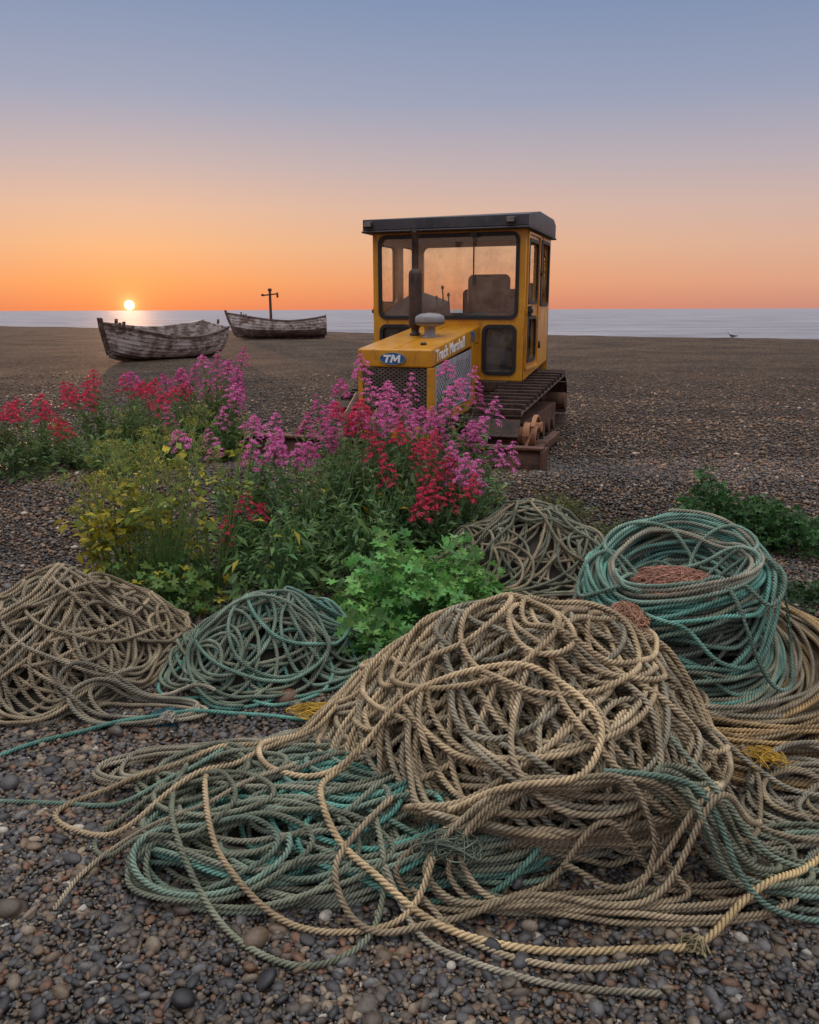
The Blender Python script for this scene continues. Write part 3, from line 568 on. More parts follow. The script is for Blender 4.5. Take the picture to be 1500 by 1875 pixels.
def dome_plant(name,x,y,R,h,n,size,col,seed,label,cat,T=ML,FF=MF,wf=1.,yel=.0):
    g=np.random.default_rng(seed); b=np.array([x,y,gz(x,y)]); e=link(name,None,label=label,cat=cat,loc=b)
    d=g.normal(0,1,(n,3)); d[:,2]=np.abs(d[:,2])*1.1; d/=np.linalg.norm(d,axis=1,keepdims=True)
    lump=1+.28*np.sin(d[:,0]*5+seed)*np.cos(d[:,1]*4+seed*.7)+.12*np.sin(d[:,2]*9+d[:,0]*7)
    P=d*np.array([R,R,h])*(g.uniform(.2,1,(n,1))**.45)*lump[:,None]
    D=np.stack([d[:,0],d[:,1],g.normal(.0,.35,n)],1)+g.normal(0,.4,(n,3)); L=size*g.uniform(.4,1.25,n)
    c=col[None]*g.uniform(.45,1.5,(n,1))*np.stack([g.uniform(.8,1.3,n),np.ones(n),g.uniform(.7,1.1,n)],1)
    if yel: yl=g.uniform(0,1,n)<yel; c[yl]=[.4,.33,.03]
    V,F,Cc=inst(P,D,L,L*wf,T,FF,c,up=np.array([0,0,1.])*1.0+d*.8+g.normal(0,.5,(n,3)),g=g)
    link('foliage',mesh_np('foliage',V,F,[M_leaf],False,Cc),e)
    st=[tube3(np.array([P[k]*[.15,.15,0],P[k]*[.6,.6,.5],P[k]]),.003,.0018,col*.9) for k in range(0,n,max(1,n//120))]
    V,F,Cc=cat_mesh(st); link('stem',mesh_np('stem',V,F,[M_stem],True,Cc),e)
    return e
GR=np.array([.155,.35,.10])
dome_plant('mallow_plant',-.03,3.95,.38,.40,900,.062,GR*1.05,301,'bright green mallow with lobed leaves between rope heaps','plant')
dome_plant('mallow_plant',-.17,3.52,.24,.20,320,.066,GR*.85,302,'green mallow with lobed leaves against the rope','plant')
dome_plant('mallow_plant',.28,4.15,.28,.32,500,.056,GR,303,'green mallow with lobed leaves beside the flowers','plant')
KL=np.array([.05,.13,.04])
dome_plant('sea_kale',2.10,5.45,.34,.34,1000,.052,KL,304,'dark green curly leafed clump on shingle','plant')
dome_plant('sea_kale',2.44,5.30,.34,.27,1000,.052,KL,305,'dark green curly leafed clump on shingle','plant')
dome_plant('low_weed',2.2,4.2,.26,.10,220,.045,np.array([.04,.09,.035]),307,'dark low weed growing through shingle','plant')
dome_plant('low_weed',1.05,5.65,.26,.18,420,.05,np.array([.12,.14,.045]),308,'olive green low weed beside rope','plant',T=LT,FF=LF,wf=.3)
dome_plant('low_weed',1.42,5.35,.2,.10,220,.05,np.array([.11,.13,.045]),309,'olive green low weed on shingle','plant',T=LT,FF=LF,wf=.3)
dome_plant('low_weed',-1.30,4.15,.34,.24,420,.06,np.array([.11,.20,.055]),310,'mixed green and yellow weeds behind rope heaps','plant',yel=.06)
dome_plant('low_weed',-.75,4.45,.36,.42,700,.085,np.array([.11,.21,.075]),311,'grey-green weeds below the tall flowers','plant',T=LT,FF=LF,wf=.32,yel=.02)
dome_plant('low_weed',-.28,4.55,.32,.45,600,.085,np.array([.11,.21,.075]),312,'grey-green weeds below the tall flowers','plant',T=LT,FF=LF,wf=.32)
dome_plant('low_weed',-3.3,6.7,.45,.3,500,.08,np.array([.07,.12,.04]),313,'dark green low weeds below crimson flowers','plant',T=LT,FF=LF,wf=.4)
def grass(x,y,n,h,seed,spread=.2,label='tuft of tall green grass beside the fennel'):
    g=np.random.default_rng(seed); b=np.array([x,y,gz(x,y)]); parts=[]
    for i in range(n):
        a=g.uniform(0,6.28); o=np.array([math.cos(a),math.sin(a),0])*g.uniform(0,spread)*.4; l=np.array([math.cos(a),math.sin(a),0])*spread*g.uniform(.2,1)
        t=np.linspace(0,1,6)[:,None]; hh=h*g.uniform(.5,1); P=o+l*t**2+np.array([0,0,hh])*(t-.12*t**3)
        parts.append(tube3(P,.004,.0008,np.array([.15,.24,.07])*g.uniform(.6,1.5)))
    V,F,Cc=cat_mesh(parts); link('grass_tuft',mesh_np('grass_tuft',V,F,[M_leaf],True,Cc),label=label,cat='grass',loc=b)
grass(-1.33,4.3,90,.66,401,.22); grass(-1.52,4.3,60,.5,402,.2); grass(-1.1,4.35,50,.5,403,.2)

# ------------------------------------------------------------------ builder for hard objects
class Bd:
    def __init__(s): s.v=[]; s.f=[]
    def add(s,v,f):
        o=len(s.v); s.v+= [tuple(p) for p in v]; s.f+=[[i+o for i in q] for q in f]; return s
    def box(s,x0,x1,y0,y1,z0,z1,R=None,c=None):
        v=[(x0,y0,z0),(x1,y0,z0),(x1,y1,z0),(x0,y1,z0),(x0,y0,z1),(x1,y0,z1),(x1,y1,z1),(x0,y1,z1)]
        if R is not None: v=[tuple(R@(Vector(p)-Vector(c))+Vector(c)) for p in v]
        return s.add(v,[[0,3,2,1],[4,5,6,7],[0,1,5,4],[1,2,6,5],[2,3,7,6],[3,0,4,7]])
    def cyl(s,p0,p1,r0,r1=None,n=20):
        r1=r0 if r1 is None else r1; p0=Vector(p0); p1=Vector(p1); q=(p1-p0).to_track_quat('Z','Y')
        a=[p0+q@Vector((r0*math.cos(t*2*math.pi/n),r0*math.sin(t*2*math.pi/n),0)) for t in range(n)]
        b=[p1+q@Vector((r1*math.cos(t*2*math.pi/n),r1*math.sin(t*2*math.pi/n),0)) for t in range(n)]
        return s.add(a+b,[[i,(i+1)%n,n+(i+1)%n,n+i] for i in range(n)]+[list(range(n))[::-1],list(range(n,2*n))])
    def lathe(s,c,prof,n=24):
        v=[];f=[]
        for r,z in prof: v+=[(c[0]+r*math.cos(t*2*math.pi/n),c[1]+r*math.sin(t*2*math.pi/n),c[2]+z) for t in range(n)]
        m=len(prof)
        for k in range(m-1): f+=[[k*n+i,k*n+(i+1)%n,(k+1)*n+(i+1)%n,(k+1)*n+i] for i in range(n)]
        f+=[list(range(n))[::-1],list(range((m-1)*n,m*n))]
        return s.add(v,f)
    def arcplate(s,x0,x1,yc,zc,r,a0,a1,th,n=14):
        v=[];f=[]
        for k in range(n+1):
            a=math.radians(a0+(a1-a0)*k/n)
            for xx in(x0,x1):
                for rr in(r,r+th): v.append((xx,yc+rr*math.cos(a),zc+rr*math.sin(a)))
        for k in range(n):
            o=4*k; f+=[[o,o+4,o+6,o+2],[o+1,o+3,o+7,o+5],[o,o+1,o+5,o+4],[o+2,o+6,o+7,o+3]]
        f+=[[0,2,3,1],[4*n,4*n+1,4*n+3,4*n+2]]
        return s.add(v,f)
    def torus(s,c,R,r,n=28,m=8,tilt=None):
        v=[];f=[]
        for i in range(n):
            a=i*2*math.pi/n
            for j in range(m):
                b=j*2*math.pi/m; p=Vector(((R+r*math.cos(b))*math.cos(a),(R+r*math.cos(b))*math.sin(a),r*math.sin(b)))
                if tilt is not None: p=tilt@p
                v.append(tuple(p+Vector(c)))
        for i in range(n):
            for j in range(m): f.append([i*m+j,((i+1)%n)*m+j,((i+1)%n)*m+(j+1)%m,i*m+(j+1)%m])
        return s.add(v,f)
    def obj(s,name,mat,parent,bevel=.008,smooth=False,label=None,seg=2):
        me=bpy.data.meshes.new(name); me.from_pydata(s.v,[],s.f); me.materials.append(mat)
        bm=bmesh.new(); bm.from_mesh(me); bmesh.ops.recalc_face_normals(bm,faces=bm.faces); bm.to_mesh(me); bm.free()
        o=link(name,me,parent,label=label)
        if smooth: me.polygons.foreach_set('use_smooth',[True]*len(me.polygons))
        if bevel:
            md=o.modifiers.new('bevel','BEVEL'); md.width=bevel; md.segments=seg; md.limit_method='ANGLE'; md.angle_limit=math.radians(40)
            me.polygons.foreach_set('use_smooth',[True]*len(me.polygons)); 
            w=o.modifiers.new('wn','WEIGHTED_NORMAL'); w.keep_sharp=False
        return o
def rrect(x0,x1,z0,z1,r,n=6):
    pts=[]
    for cx,cz,a0 in((x1-r,z1-r,0),(x0+r,z1-r,90),(x0+r,z0+r,180),(x1-r,z0+r,270)):
        for k in range(n+1):
            a=math.radians(a0+90*k/n); pts.append((cx+r*math.cos(a),cz+r*math.sin(a)))
    return pts
def panel(name,loops,th,M,mat,parent,bev=.003,label=None):
    cu=bpy.data.curves.new(name,'CURVE'); cu.dimensions='2D'; cu.fill_mode='BOTH'; cu.extrude=th/2; cu.bevel_depth=bev
    for lp_ in loops:
        sp=cu.splines.new('POLY'); sp.points.add(len(lp_)-1)
        for p,q in zip(sp.points,lp_): p.co=(q[0],q[1],0,1)
        sp.use_cyclic_u=True
    t=bpy.data.objects.new('tmp',cu); COL.objects.link(t); dg=bpy.context.evaluated_depsgraph_get()
    me=bpy.data.meshes.new_from_object(t.evaluated_get(dg)); bpy.data.objects.remove(t); me.transform(M); me.name=name
    me.materials.clear(); me.materials.append(mat)
    return link(name,me,parent,label=label)
def textmesh(name,body,size,M,mat,parent,ext=.002,bold=.0,shear=0.,label=None,sx=1.,sp=1.):
    cu=bpy.data.curves.new(name,'FONT'); cu.body=body; cu.size=size; cu.extrude=ext; cu.offset=bold; cu.shear=shear; cu.align_x='CENTER'; cu.align_y='CENTER'; cu.space_character=sp
    t=bpy.data.objects.new('tmp',cu); COL.objects.link(t); dg=bpy.context.evaluated_depsgraph_get()
    me=bpy.data.meshes.new_from_object(t.evaluated_get(dg)); bpy.data.objects.remove(t); me.transform(M@Matrix.Diagonal((sx,1,1,1))); me.name=name
    me.materials.clear(); me.materials.append(mat); return link(name,me,parent,label=label)
def basis(xd,yd,o):
    x=Vector(xd).normalized(); y=Vector(yd).normalized(); z=x.cross(y)
    m=Matrix.Identity(4)
    for i in range(3): m[i][0]=x[i]; m[i][1]=y[i]; m[i][2]=z[i]; m[i][3]=o[i]
    return m

# ------------------------------------------------------------------ crawler tractor (local: -y front, +x towards open beach, z up)
TR=link('crawler_tractor',None,label='yellow crawler tractor with cab and rusty tracks on shingle',cat='tractor',loc=(-.22,7.25,.2),rot=(0,0,-math.radians(19)))
cx=-.03
FR=lambda y: basis((1,0,0),(0,0,1),(0,y,0))
SDp=lambda x: basis((0,1,0),(0,0,1),(x,0,0))
cab=link('cab',None,TR)
CW=.85
yf,yr=2.05,3.52
TOP=2.17
wind=rrect(cx-.77,cx+.77,1.26,2.115,.07); lowR=rrect(cx+.42,cx+.76,.67,1.17,.06); lowL=rrect(cx-.76,cx-.42,.67,1.17,.06)
outer=[(cx-CW,.60),(cx+CW,.60),(cx+CW,TOP),(cx-CW,TOP)]
panel('front_wall',[outer,wind,lowR,lowL],.04,FR(yf),M_yel,cab)
panel('rear_wall',[outer,rrect(cx-.75,cx+.75,1.05,2.10,.07)],.04,FR(yr),M_yel,cab)
def ring(name,a,b,M,parent=cab,th=.02): return panel(name,[a,b],th,M,M_rub,parent,bev=.002)
ring('window_seal',rrect(cx-.787,cx+.787,1.243,2.132,.087),rrect(cx-.752,cx+.752,1.278,2.097,.052),FR(yf-.026))
ring('window_seal',rrect(cx+.403,cx+.777,.653,1.187,.077),rrect(cx+.437,cx+.743,.687,1.153,.043),FR(yf-.026))
ring('window_seal',rrect(cx-.777,cx-.403,.653,1.187,.077),rrect(cx-.743,cx-.437,.687,1.153,.043),FR(yf-.026))
def pane(name,lp_,M): return panel(name,[lp_],.004,M,M_glass,cab,bev=0,)
pane('windscreen',wind,FR(yf)); pane('window_pane',lowR,FR(yf)); pane('window_pane',lowL,FR(yf)); pane('rear_window_pane',rrect(cx-.75,cx+.75,1.05,2.10,.07),FR(yr))
for sgn in(1,-1):
    X0=cx+sgn*(CW-.02); Mx=SDp(X0)
    side=[(yf+.022,.60),(yr-.022,.74),(yr-.022,TOP),(yf+.022,TOP)]
    up=rrect(yf+.14,yf+.66,1.42,2.06,.06); lo=rrect(yf+.14,yf+.62,.80,1.26,.06); rw=rrect(yf+.86,yr-.10,1.40,2.09,.06)
    panel('side_wall',[side,up,lo,rw],.04,Mx,M_yel,cab)
    for w in(up,lo,rw): pane('window_pane',w,Mx)
    Mo=SDp(X0+sgn*.026)
    for (a,b,c,d) in((yf+.14,yf+.66,1.42,2.06),(yf+.14,yf+.62,.80,1.26),(yf+.86,yr-.10,1.40,2.09)):
        ring('window_seal',rrect(a-.017,b+.017,c-.017,d+.017,.077),rrect(a+.017,b-.017,c+.017,d-.017,.043),Mo)
    panel('door',[rrect(yf+.06,yf+.76,.70,2.14,.05),rrect(yf+.085,yf+.735,.725,2.115,.04)],.014,SDp(X0+sgn*.03),M_yel,cab,bev=.002)
    xa,xb=sorted((X0+sgn*.02,X0+sgn*.075)); xc,xd=sorted((X0+sgn*.02,X0+sgn*.09))
    h=Bd(); h.box(xa,xb,yf+.10,yf+.14,1.27,1.38); h.box(xc,xd,yf+.09,yf+.15,1.31,1.35); h.obj('door_handle',M_blk,cab,.005)
    for zz in(.95,1.75):
        hb=Bd(); hb.cyl((X0+sgn*.045,yf+.79,zz-.04),(X0+sgn*.045,yf+.79,zz+.04),.014,n=10); hb.obj('hinge',M_blk,cab,0,True)
b=Bd(); b.box(cx-CW+.05,cx+CW-.05,yf+.03,yr-.03,.63,.70); b.obj('cab_floor',M_drust,cab,.01)
rf=Bd(); x0,x1,y0,y1=cx-.92,cx+.90,1.90,3.58
rf.add([(x0,y0,TOP+.005),(x1,y0,TOP+.005),(x1,y1,TOP+.005),(x0,y1,TOP+.005),(x0,y0,TOP+.120),(x1,y0,TOP+.120),(x1,y1,TOP+.145),(x0,y1,TOP+.145),(x0+.5,y0+.75,TOP+.205),(x1-.02,y0+.75,TOP+.215),(x1-.02,y1-.05,TOP+.215),(x0+.5,y1-.05,TOP+.205)],
 [[0,3,2,1],[0,1,5,4],[1,2,6,5],[2,3,7,6],[3,0,4,7],[4,5,9,8],[5,6,10,9],[6,7,11,10],[7,4,8,11],[8,9,10,11]])
rf.box(x0-.012,x1+.012,y0-.012,y1+.012,TOP-.018,TOP+.004)
rf.obj('roof',M_roof,cab,.01)
for xx in(cx-.84,cx+.72):
    l=Bd(); l.box(xx-.05,xx+.05,y0-.06,y0-.013,TOP+.03,TOP+.095); l.obj('roof_lamp',M_blk,cab,.015)
    l=Bd(); l.box(xx-.038,xx+.038,y0-.066,y0-.061,TOP+.042,TOP+.083); l.obj('lamp_lens',M_lens,cab,.0)
w=Bd(); w.cyl((cx+.30,yf-.05,2.10),(cx+.30,yf-.05,1.78),.006,n=8); w.box(cx+.294,cx+.306,yf-.045,yf-.033,1.60,2.04); w.box(cx+.26,cx+.34,yf-.08,yf-.02,2.09,2.13); w.obj('wiper',M_blk,cab,0)
s=Bd(); s.box(cx+.02,cx+.52,yf+.72,yf+.86,.98,1.74); s.obj('seat_back',M_seat,cab,.068,seg=7)
s=Bd(); s.box(cx+.02,cx+.52,yf+.35,yf+.80,.86,1.02); s.obj('seat_cushion',M_seat,cab,.05,seg=4)
s=Bd(); s.box(cx+.58,cx+.80,yf+.75,yf+.87,.98,1.64); s.obj('arm_rest',M_seat,cab,.05,seg=4)
s=Bd(); s.box(cx-.60,cx+.62,yf+.04,yf+.22,.75,1.31); s.box(cx+.58,cx+.76,yf+.3,yf+1.1,.7,1.47); s.obj('dashboard',M_seat,cab,.03,seg=3)
s=Bd(); s.box(cx-.10,cx+.60,yf+.95,yf+1.25,.7,1.58); s.obj('rear_tank',M_seat,cab,.05,seg=3)
s=Bd(); s.add([(cx-.80,yf+.05,.7),(cx-.80,yf+1.3,.7),(cx-.80,yf+1.3,1.60),(cx-.80,yf+.05,1.30),(cx-.35,yf+.05,.7),(cx-.35,yf+1.3,.7),(cx-.35,yf+1.3,1.45),(cx-.40,yf+.05,1.27)],[[0,1,2,3],[4,7,6,5],[0,3,7,4],[1,5,6,2],[3,2,6,7],[0,4,5,1]]); s.obj('side_console',M_seat,cab,.03,seg=3)
for xx,tp in((-.05,1.50),(-.12,1.58),(-.19,1.47)):
    s=Bd(); s.cyl((cx+xx,yf+.35,1.0),(cx+xx-.02,yf+.28,tp),.008,n=8); s.lathe((cx+xx-.02,yf+.28,tp),[(.004,-.02),(.02,0),(.012,.025),(.002,.03)],10)
    s.obj('control_lever',M_blk,cab,0,True)
# hood
hood=link('hood',None,TR); HW=.365; hx0,hx1=cx-HW+.015,cx+HW; y0,y1=.32,yf-.022; zf,zr=1.0,1.175
b=Bd()
def slab(b,xa,xb,ya,yb,za0,za1,zb0,zb1):
    b.add([(xa,ya,za0),(xb,ya,za0),(xb,yb,zb0),(xa,yb,zb0),(xa,ya,za1),(xb,ya,za1),(xb,yb,zb1),(xa,yb,zb1)],[[0,3,2,1],[4,5,6,7],[0,1,5,4],[1,2,6,5],[2,3,7,6],[3,0,4,7]])
slab(b,hx0,hx1,y0,y1,zf-.165,zf,zr-.18,zr)
b.obj('hood_cover',M_yel,hood,.018,seg=3)
b=Bd(); slab(b,cx-.012,cx+.012,y0+.02,y1-.02,zf-.001,zf+.006,zr-.001,zr+.006)
b.obj('hood_seam',M_yel,hood,0)
b=Bd(); b.box(hx0,hx0+.045,y0,y0+.08,.18,zf-.166); b.box(hx1-.045,hx1,y0,y0+.08,.18,zf-.166); b.box(hx0+.045,hx1-.045,y0+.005,y0+.08,.18,.30)
b.box(hx0+.01,hx0+.03,y0+.081,y1,.30,.42); b.box(hx1-.04,hx1-.001,y0+.081,y0+.14,.3,zf-.166); b.box(hx1-.04,hx1,y1-.28,y1,.35,zr-.19)
b.box(hx1-.03,hx1-.003,y0+.141,y1-.281,.30,.40)
b.obj('radiator_frame',M_yel,hood,.008)
b=Bd(); b.box(hx0+.03,hx1-.06,y0+.10,y1-.01,.25,zf-.18); b.obj('engine_block',M_blk,hood,.01)
def diamond(xa,xb,za,zb,st,y,w=.004):
    bb=Bd()
    def seg(p,q):
        d=Vector((q[0]-p[0],0,q[1]-p[1])); L=d.length
        if L<.01: return
        d.normalize(); nn=Vector((-d.z,0,d.x))*w; P=Vector((p[0],y,p[1])); Q=Vector((q[0],y,q[1])); o=Vector((0,.004,0))
        v=[P-nn-o,P+nn-o,P+nn+o,P-nn+o,Q-nn-o,Q+nn-o,Q+nn+o,Q-nn+o]; bb.add(v,[[0,1,5,4],[1,2,6,5],[2,3,7,6],[3,0,4,7]])
    k=st*.62; W=xb-xa; H=zb-za
    n=int((W+H*st/k)/st)+2
    for i in range(-n,n+1):
        for sg in(1,-1):
            m=sg*st/k; c0=xa+i*st
            lo_,hi_=(xa-c0)/m,(xb-c0)/m
            if lo_>hi_: lo_,hi_=hi_,lo_
            a_=max(0,lo_); b_=min(H,hi_)
            if b_>a_: seg((c0+m*a_,za+a_),(c0+m*b_,za+b_))
    return bb
diamond(hx0+.045,hx1-.045,.30,zf-.168,.055,y0+.02,.0048).obj('front_grille',M_mesh,hood,0)
b=Bd(); slab(b,hx1-.02,hx1-.004,y0+.15,y1-.30,.41,zf-.16,.41,zf-.06); b.obj('side_grille',M_grey,hood,.003)
b=Bd(); yy=y0+.20; rw=0
while yy<y1-.34:
    zz=.45+(rw%2)*.028
    while zz<zf-.20+.09*(yy-y0)/1.7:
        b.add([(hx1-.0025,yy-.015,zz),(hx1-.0025,yy,zz-.016),(hx1-.0025,yy+.015,zz),(hx1-.0025,yy,zz+.016)],[[0,1,2,3]]); zz+=.056
    yy+=.042; rw+=1
b.obj('grille_hole',M_rub,hood,0)
sl=math.atan2(zr-zf,y1-y0)
Mt=basis((0,math.cos(sl),math.sin(sl)),(0,-math.sin(sl),math.cos(sl)),(hx1+.003,y0+.62,zf+.063-.085))
textmesh('lettering','Track Marshall',.145,Mt,M_white,hood,bold=.003,shear=.10,sx=1.08,sp=1.06)
Mt2=basis((0,math.cos(sl),math.sin(sl)),(0,-math.sin(sl),math.cos(sl)),(hx1+.003,y0+1.42,zf+.144-.085))
textmesh('lettering','70',.16,Mt2,M_blue,hood,bold=.003,shear=.10)
el=[(cx+.125*math.cos(t*math.pi/20),zf-.085+.055*math.sin(t*math.pi/20)) for t in range(40)]
el2=[(cx+.119*math.cos(t*math.pi/20),zf-.085+.050*math.sin(t*math.pi/20)) for t in range(40)]
panel('badge',[el],.012,FR(y0-.006),M_blue,hood,bev=0)
panel('badge_rim',[el,el2],.006,FR(y0-.016),M_cap,hood,bev=.0)
tm=Bd()
def bar(p,q,w,y=y0-.018):
    p=Vector((p[0]+cx,y,p[1]+zf-.085)); q=Vector((q[0]+cx,y,q[1]+zf-.085)); d=(q-p).normalized(); nn=Vector((-d.z,0,d.x))*w; o=Vector((0,.005,0))
    v=[p-nn-o,p+nn-o,q+nn-o,q-nn-o,p-nn+o,p+nn+o,q+nn+o,q-nn+o]; tm.add(v,[[0,1,2,3],[7,6,5,4],[0,4,5,1],[1,5,6,2],[2,6,7,3],[3,7,4,0]])
bar((-.085,.026),(-.012,.026),.0085); bar((-.046,.0175),(-.062,-.034),.010)
bar((-.016,-.034),(.008,.034),.009); bar((.010,.030),(.024,-.020),.008,y0-.0195); bar((.024,-.020),(.066,.030),.008,y0-.021); bar((.070,.034),(.062,-.034),.009,y0-.0225)
tm.obj('badge_lettering',M_white,hood,0)
e=Bd(); ex,ey,ez=cx-.10,y0+.93,zf+.085
e.lathe((ex,ey,ez),[(.055,0),(.055,.03),(.040,.035),(.040,.08),(.064,.10),(.066,.12),(.066,.60),(.060,.63),(.036,.65),(.034,.66),(.034,.99),(.039,.995),(.039,1.01),(.028,1.01)],20); e.box(ex-.04,ex+.05,ey-.035,ey+.035,ez+1.011,ez+1.02)
e.obj('exhaust_pipe',M_drust,hood,0,True)
a=Bd(); a.lathe((cx+.09,y0+.82,zf+.07),[(.075,0),(.075,.02),(.055,.03),(.055,.11),(.13,.13),(.145,.15),(.145,.20),(.135,.215),(.10,.235),(.04,.245),(.01,.247)],26); ao=a.obj('air_cleaner',M_cap,hood,0,True)
a=Bd(); a.torus((cx+.09,y0+.82,zf+.07+.15),.146,.006,n=26,m=6); a.obj('air_cleaner_band',M_blk,hood,0,True)
a=Bd(); a.lathe((cx+.2,y0+.28,zf+.03),[(.03,0),(.03,.015),(.02,.022),(.002,.024)],12); a.obj('filler_cap',M_blk,hood,0,True)
b=Bd(); b.box(cx-.30,cx+.30,.45,3.3,.28,.50); b.box(cx-.60,cx+.70,1.9,3.35,.48,.60); b.obj('chassis',M_drust,TR,.015)
def track_path(y0,z0,r0,y1,z1,r1):
    d=math.hypot(y1-y0,z1-z0); phi=math.atan2(z1-z0,y1-y0); al=math.acos((r0-r1)/d)
    pts=[]
    def arc(yc,zc,r,a0,a1):
        n=max(6,int(abs(a1-a0)*r/.01)); 
        for k in range(n+1): a=a0+(a1-a0)*k/n; pts.append((yc+r*math.cos(a),zc+r*math.sin(a)))
    arc(y0,z0,r0,phi+2*math.pi-al,phi+al)
    arc(y1,z1,r1,phi+al,phi-al)
    pts.append(pts[0]); P=np.array(pts); return resample(P,.002)
for sgn,toff,yfr in((1,.93,.56),(-1,.66,1.15)):
    tk=link('track_assembly',None,TR)
    tx=cx+sgn*toff; HWT=.24 if sgn>0 else .21
    pth=track_path(yfr,.23,.20,2.92,.30,.28); nsh=32; b=Bd()
    for k in range(nsh):
        i=int(k*len(pth)/nsh); p=pth[i]; q=pth[(i+8)%len(pth)]; t=Vector((0,q[0]-p[0],q[1]-p[1])).normalized(); nn=Vector((1,0,0)).cross(t)
        cen=Vector((0,min(max(p[0],yfr),2.92),.27)); 
        if nn.dot(Vector((0,p[0],p[1]))-cen)<0: nn=-nn
        def bx(w,t0,t1,n0,n1):
            v=[]
            for n_ in(n0,n1):
                for (xx,tt) in((-w,t0),(w,t0),(w,t1),(-w,t1)): v.append(tuple(Vector((tx+xx,p[0],p[1]))+t*tt+nn*n_))
            b.add(v,[[0,3,2,1],[4,5,6,7],[0,1,5,4],[1,2,6,5],[2,3,7,6],[3,0,4,7]])
        hl=.5*(len(pth)*.002/ nsh)
        bx(HWT,-hl*.96,hl*.96,0,.018); bx(HWT-.002,-hl*.9,-hl*.62,.018,.072); bx(.05,-hl,hl,-.05,0)
    b.obj('track_shoes',M_drust,tk,.003,seg=1)
    b=Bd()
    b.cyl((tx-.05,yfr,.23),(tx+.05,yfr,.23),.16,n=28); b.cyl((tx-.09,yfr,.23),(tx+.25,yfr,.23),.08,n=18); b.obj('idler_wheel',M_orust if sgn>0 else M_rust,tk,.01)
    b=Bd(); b.cyl((tx-.04,2.92,.30),(tx+.04,2.92,.30),.19,n=28); b.cyl((tx-.09,2.92,.30),(tx+.27,2.92,.30),.10,n=16)
    for k in range(14):
        a_=k*2*math.pi/14; R_=Matrix.Rotation(a_,3,'X'); b.box(tx-.03,tx+.03,2.90,2.94,.30+.18,.30+.235,R_,(tx,2.92,.30))
    b.obj('sprocket',M_rust,tk,.006)
    b=Bd(); b.box(tx-.10,tx+.20,yfr+.2,2.62,.15,.32)
    for k in range(4): yy=1.45+k*.33; b.cyl((tx-.12,yy,.12),(tx+.22,yy,.12),.08,n=16)
    b.cyl((tx-.08,1.85,.40),(tx+.08,1.85,.40),.05,n=14)
    b.obj('track_frame',M_rust,tk,.008)
bl=link('dozer_blade',None,TR,loc=(0,0,-.06)); b=Bd(); n=7; v=[]; f=[]
XL,XR=-1.42,1.42
prof=[(-.06+.10*(k/n-.45)**2*1.6,.0+.26*k/n) for k in range(n+1)]
for (yy,zz) in prof: v+=[(XL,yy,zz),(XR,yy,zz)]
for (yy,zz) in prof: v+=[(XL,yy+.03,zz),(XR,yy+.03,zz)]
m=2*(n+1)
for k in range(n): f+=[[2*k,2*k+1,2*k+3,2*k+2],[m+2*k,m+2*k+2,m+2*k+3,m+2*k+1]]
f+=[[0,m,m+1,1],[2*n,2*n+1,m+2*n+1,m+2*n]]
f+=[[2*k,2*k+2,m+2*k+2,m+2*k] for k in range(n)]+[[2*k+1,m+2*k+1,m+2*k+3,2*k+3] for k in range(n)]
b.add(v,f); b.obj('blade_plate',M_rust,bl,.0)
b=Bd(); b.box(XL-.01,XR+.01,-.075,.035,.262,.285); b.box(XL-.01,XR+.01,.0,.10,.02,.06)
for xx in(XL-.015,XR-.01): b.box(xx,xx+.025,-.09,.18,-.01,.26)
for xx in(-1.0,-.5,0,.5,1.0): b.box(xx-.012,xx+.012,.0,.12,.05,.26)
b.obj('blade_frame',M_rust,bl,.004)
for sgn in(1,-1):
    b=Bd(); xx=cx+sgn*1.29; b.box(xx-.04,xx+.04,.10,1.7 if sgn>0 else 1.0,.10,.18); b.cyl((xx-.06,.9,.15),(xx+.06,.9,.15),.06,n=14); b.obj('push_arm',M_rust,bl,.01)
x2=cx+1.19; b=Bd()
b.arcplate(x2-.01,x2+.05,.56,.29,.10,20,175,.022); b.arcplate(x2+.06,x2+.10,.62,.30,.155,35,150,.02); b.arcplate(x2-.01,x2+.07,.80,.24,.09,60,230,.02)
b.cyl((x2-.02,.95,.32),(x2+.08,.95,.32),.05,n=14); b.cyl((x2+.0,.45,.14),(x2+.06,.62,.40),.018,n=8)
b.obj('idler_guard',M_orust,bl,.003,label='orange rusted curved guard plates')
for sgn in(1,-1):
    b=Bd(); b.cyl((cx+sgn*.48,.05,.22),(cx+sgn*.44,.75,.70),.035,n=14); b.cyl((cx+sgn*.475,.15,.29),(cx+sgn*.45,.60,.60),.05,n=14); b.obj('hydraulic_ram',M_drust,bl,0,True)

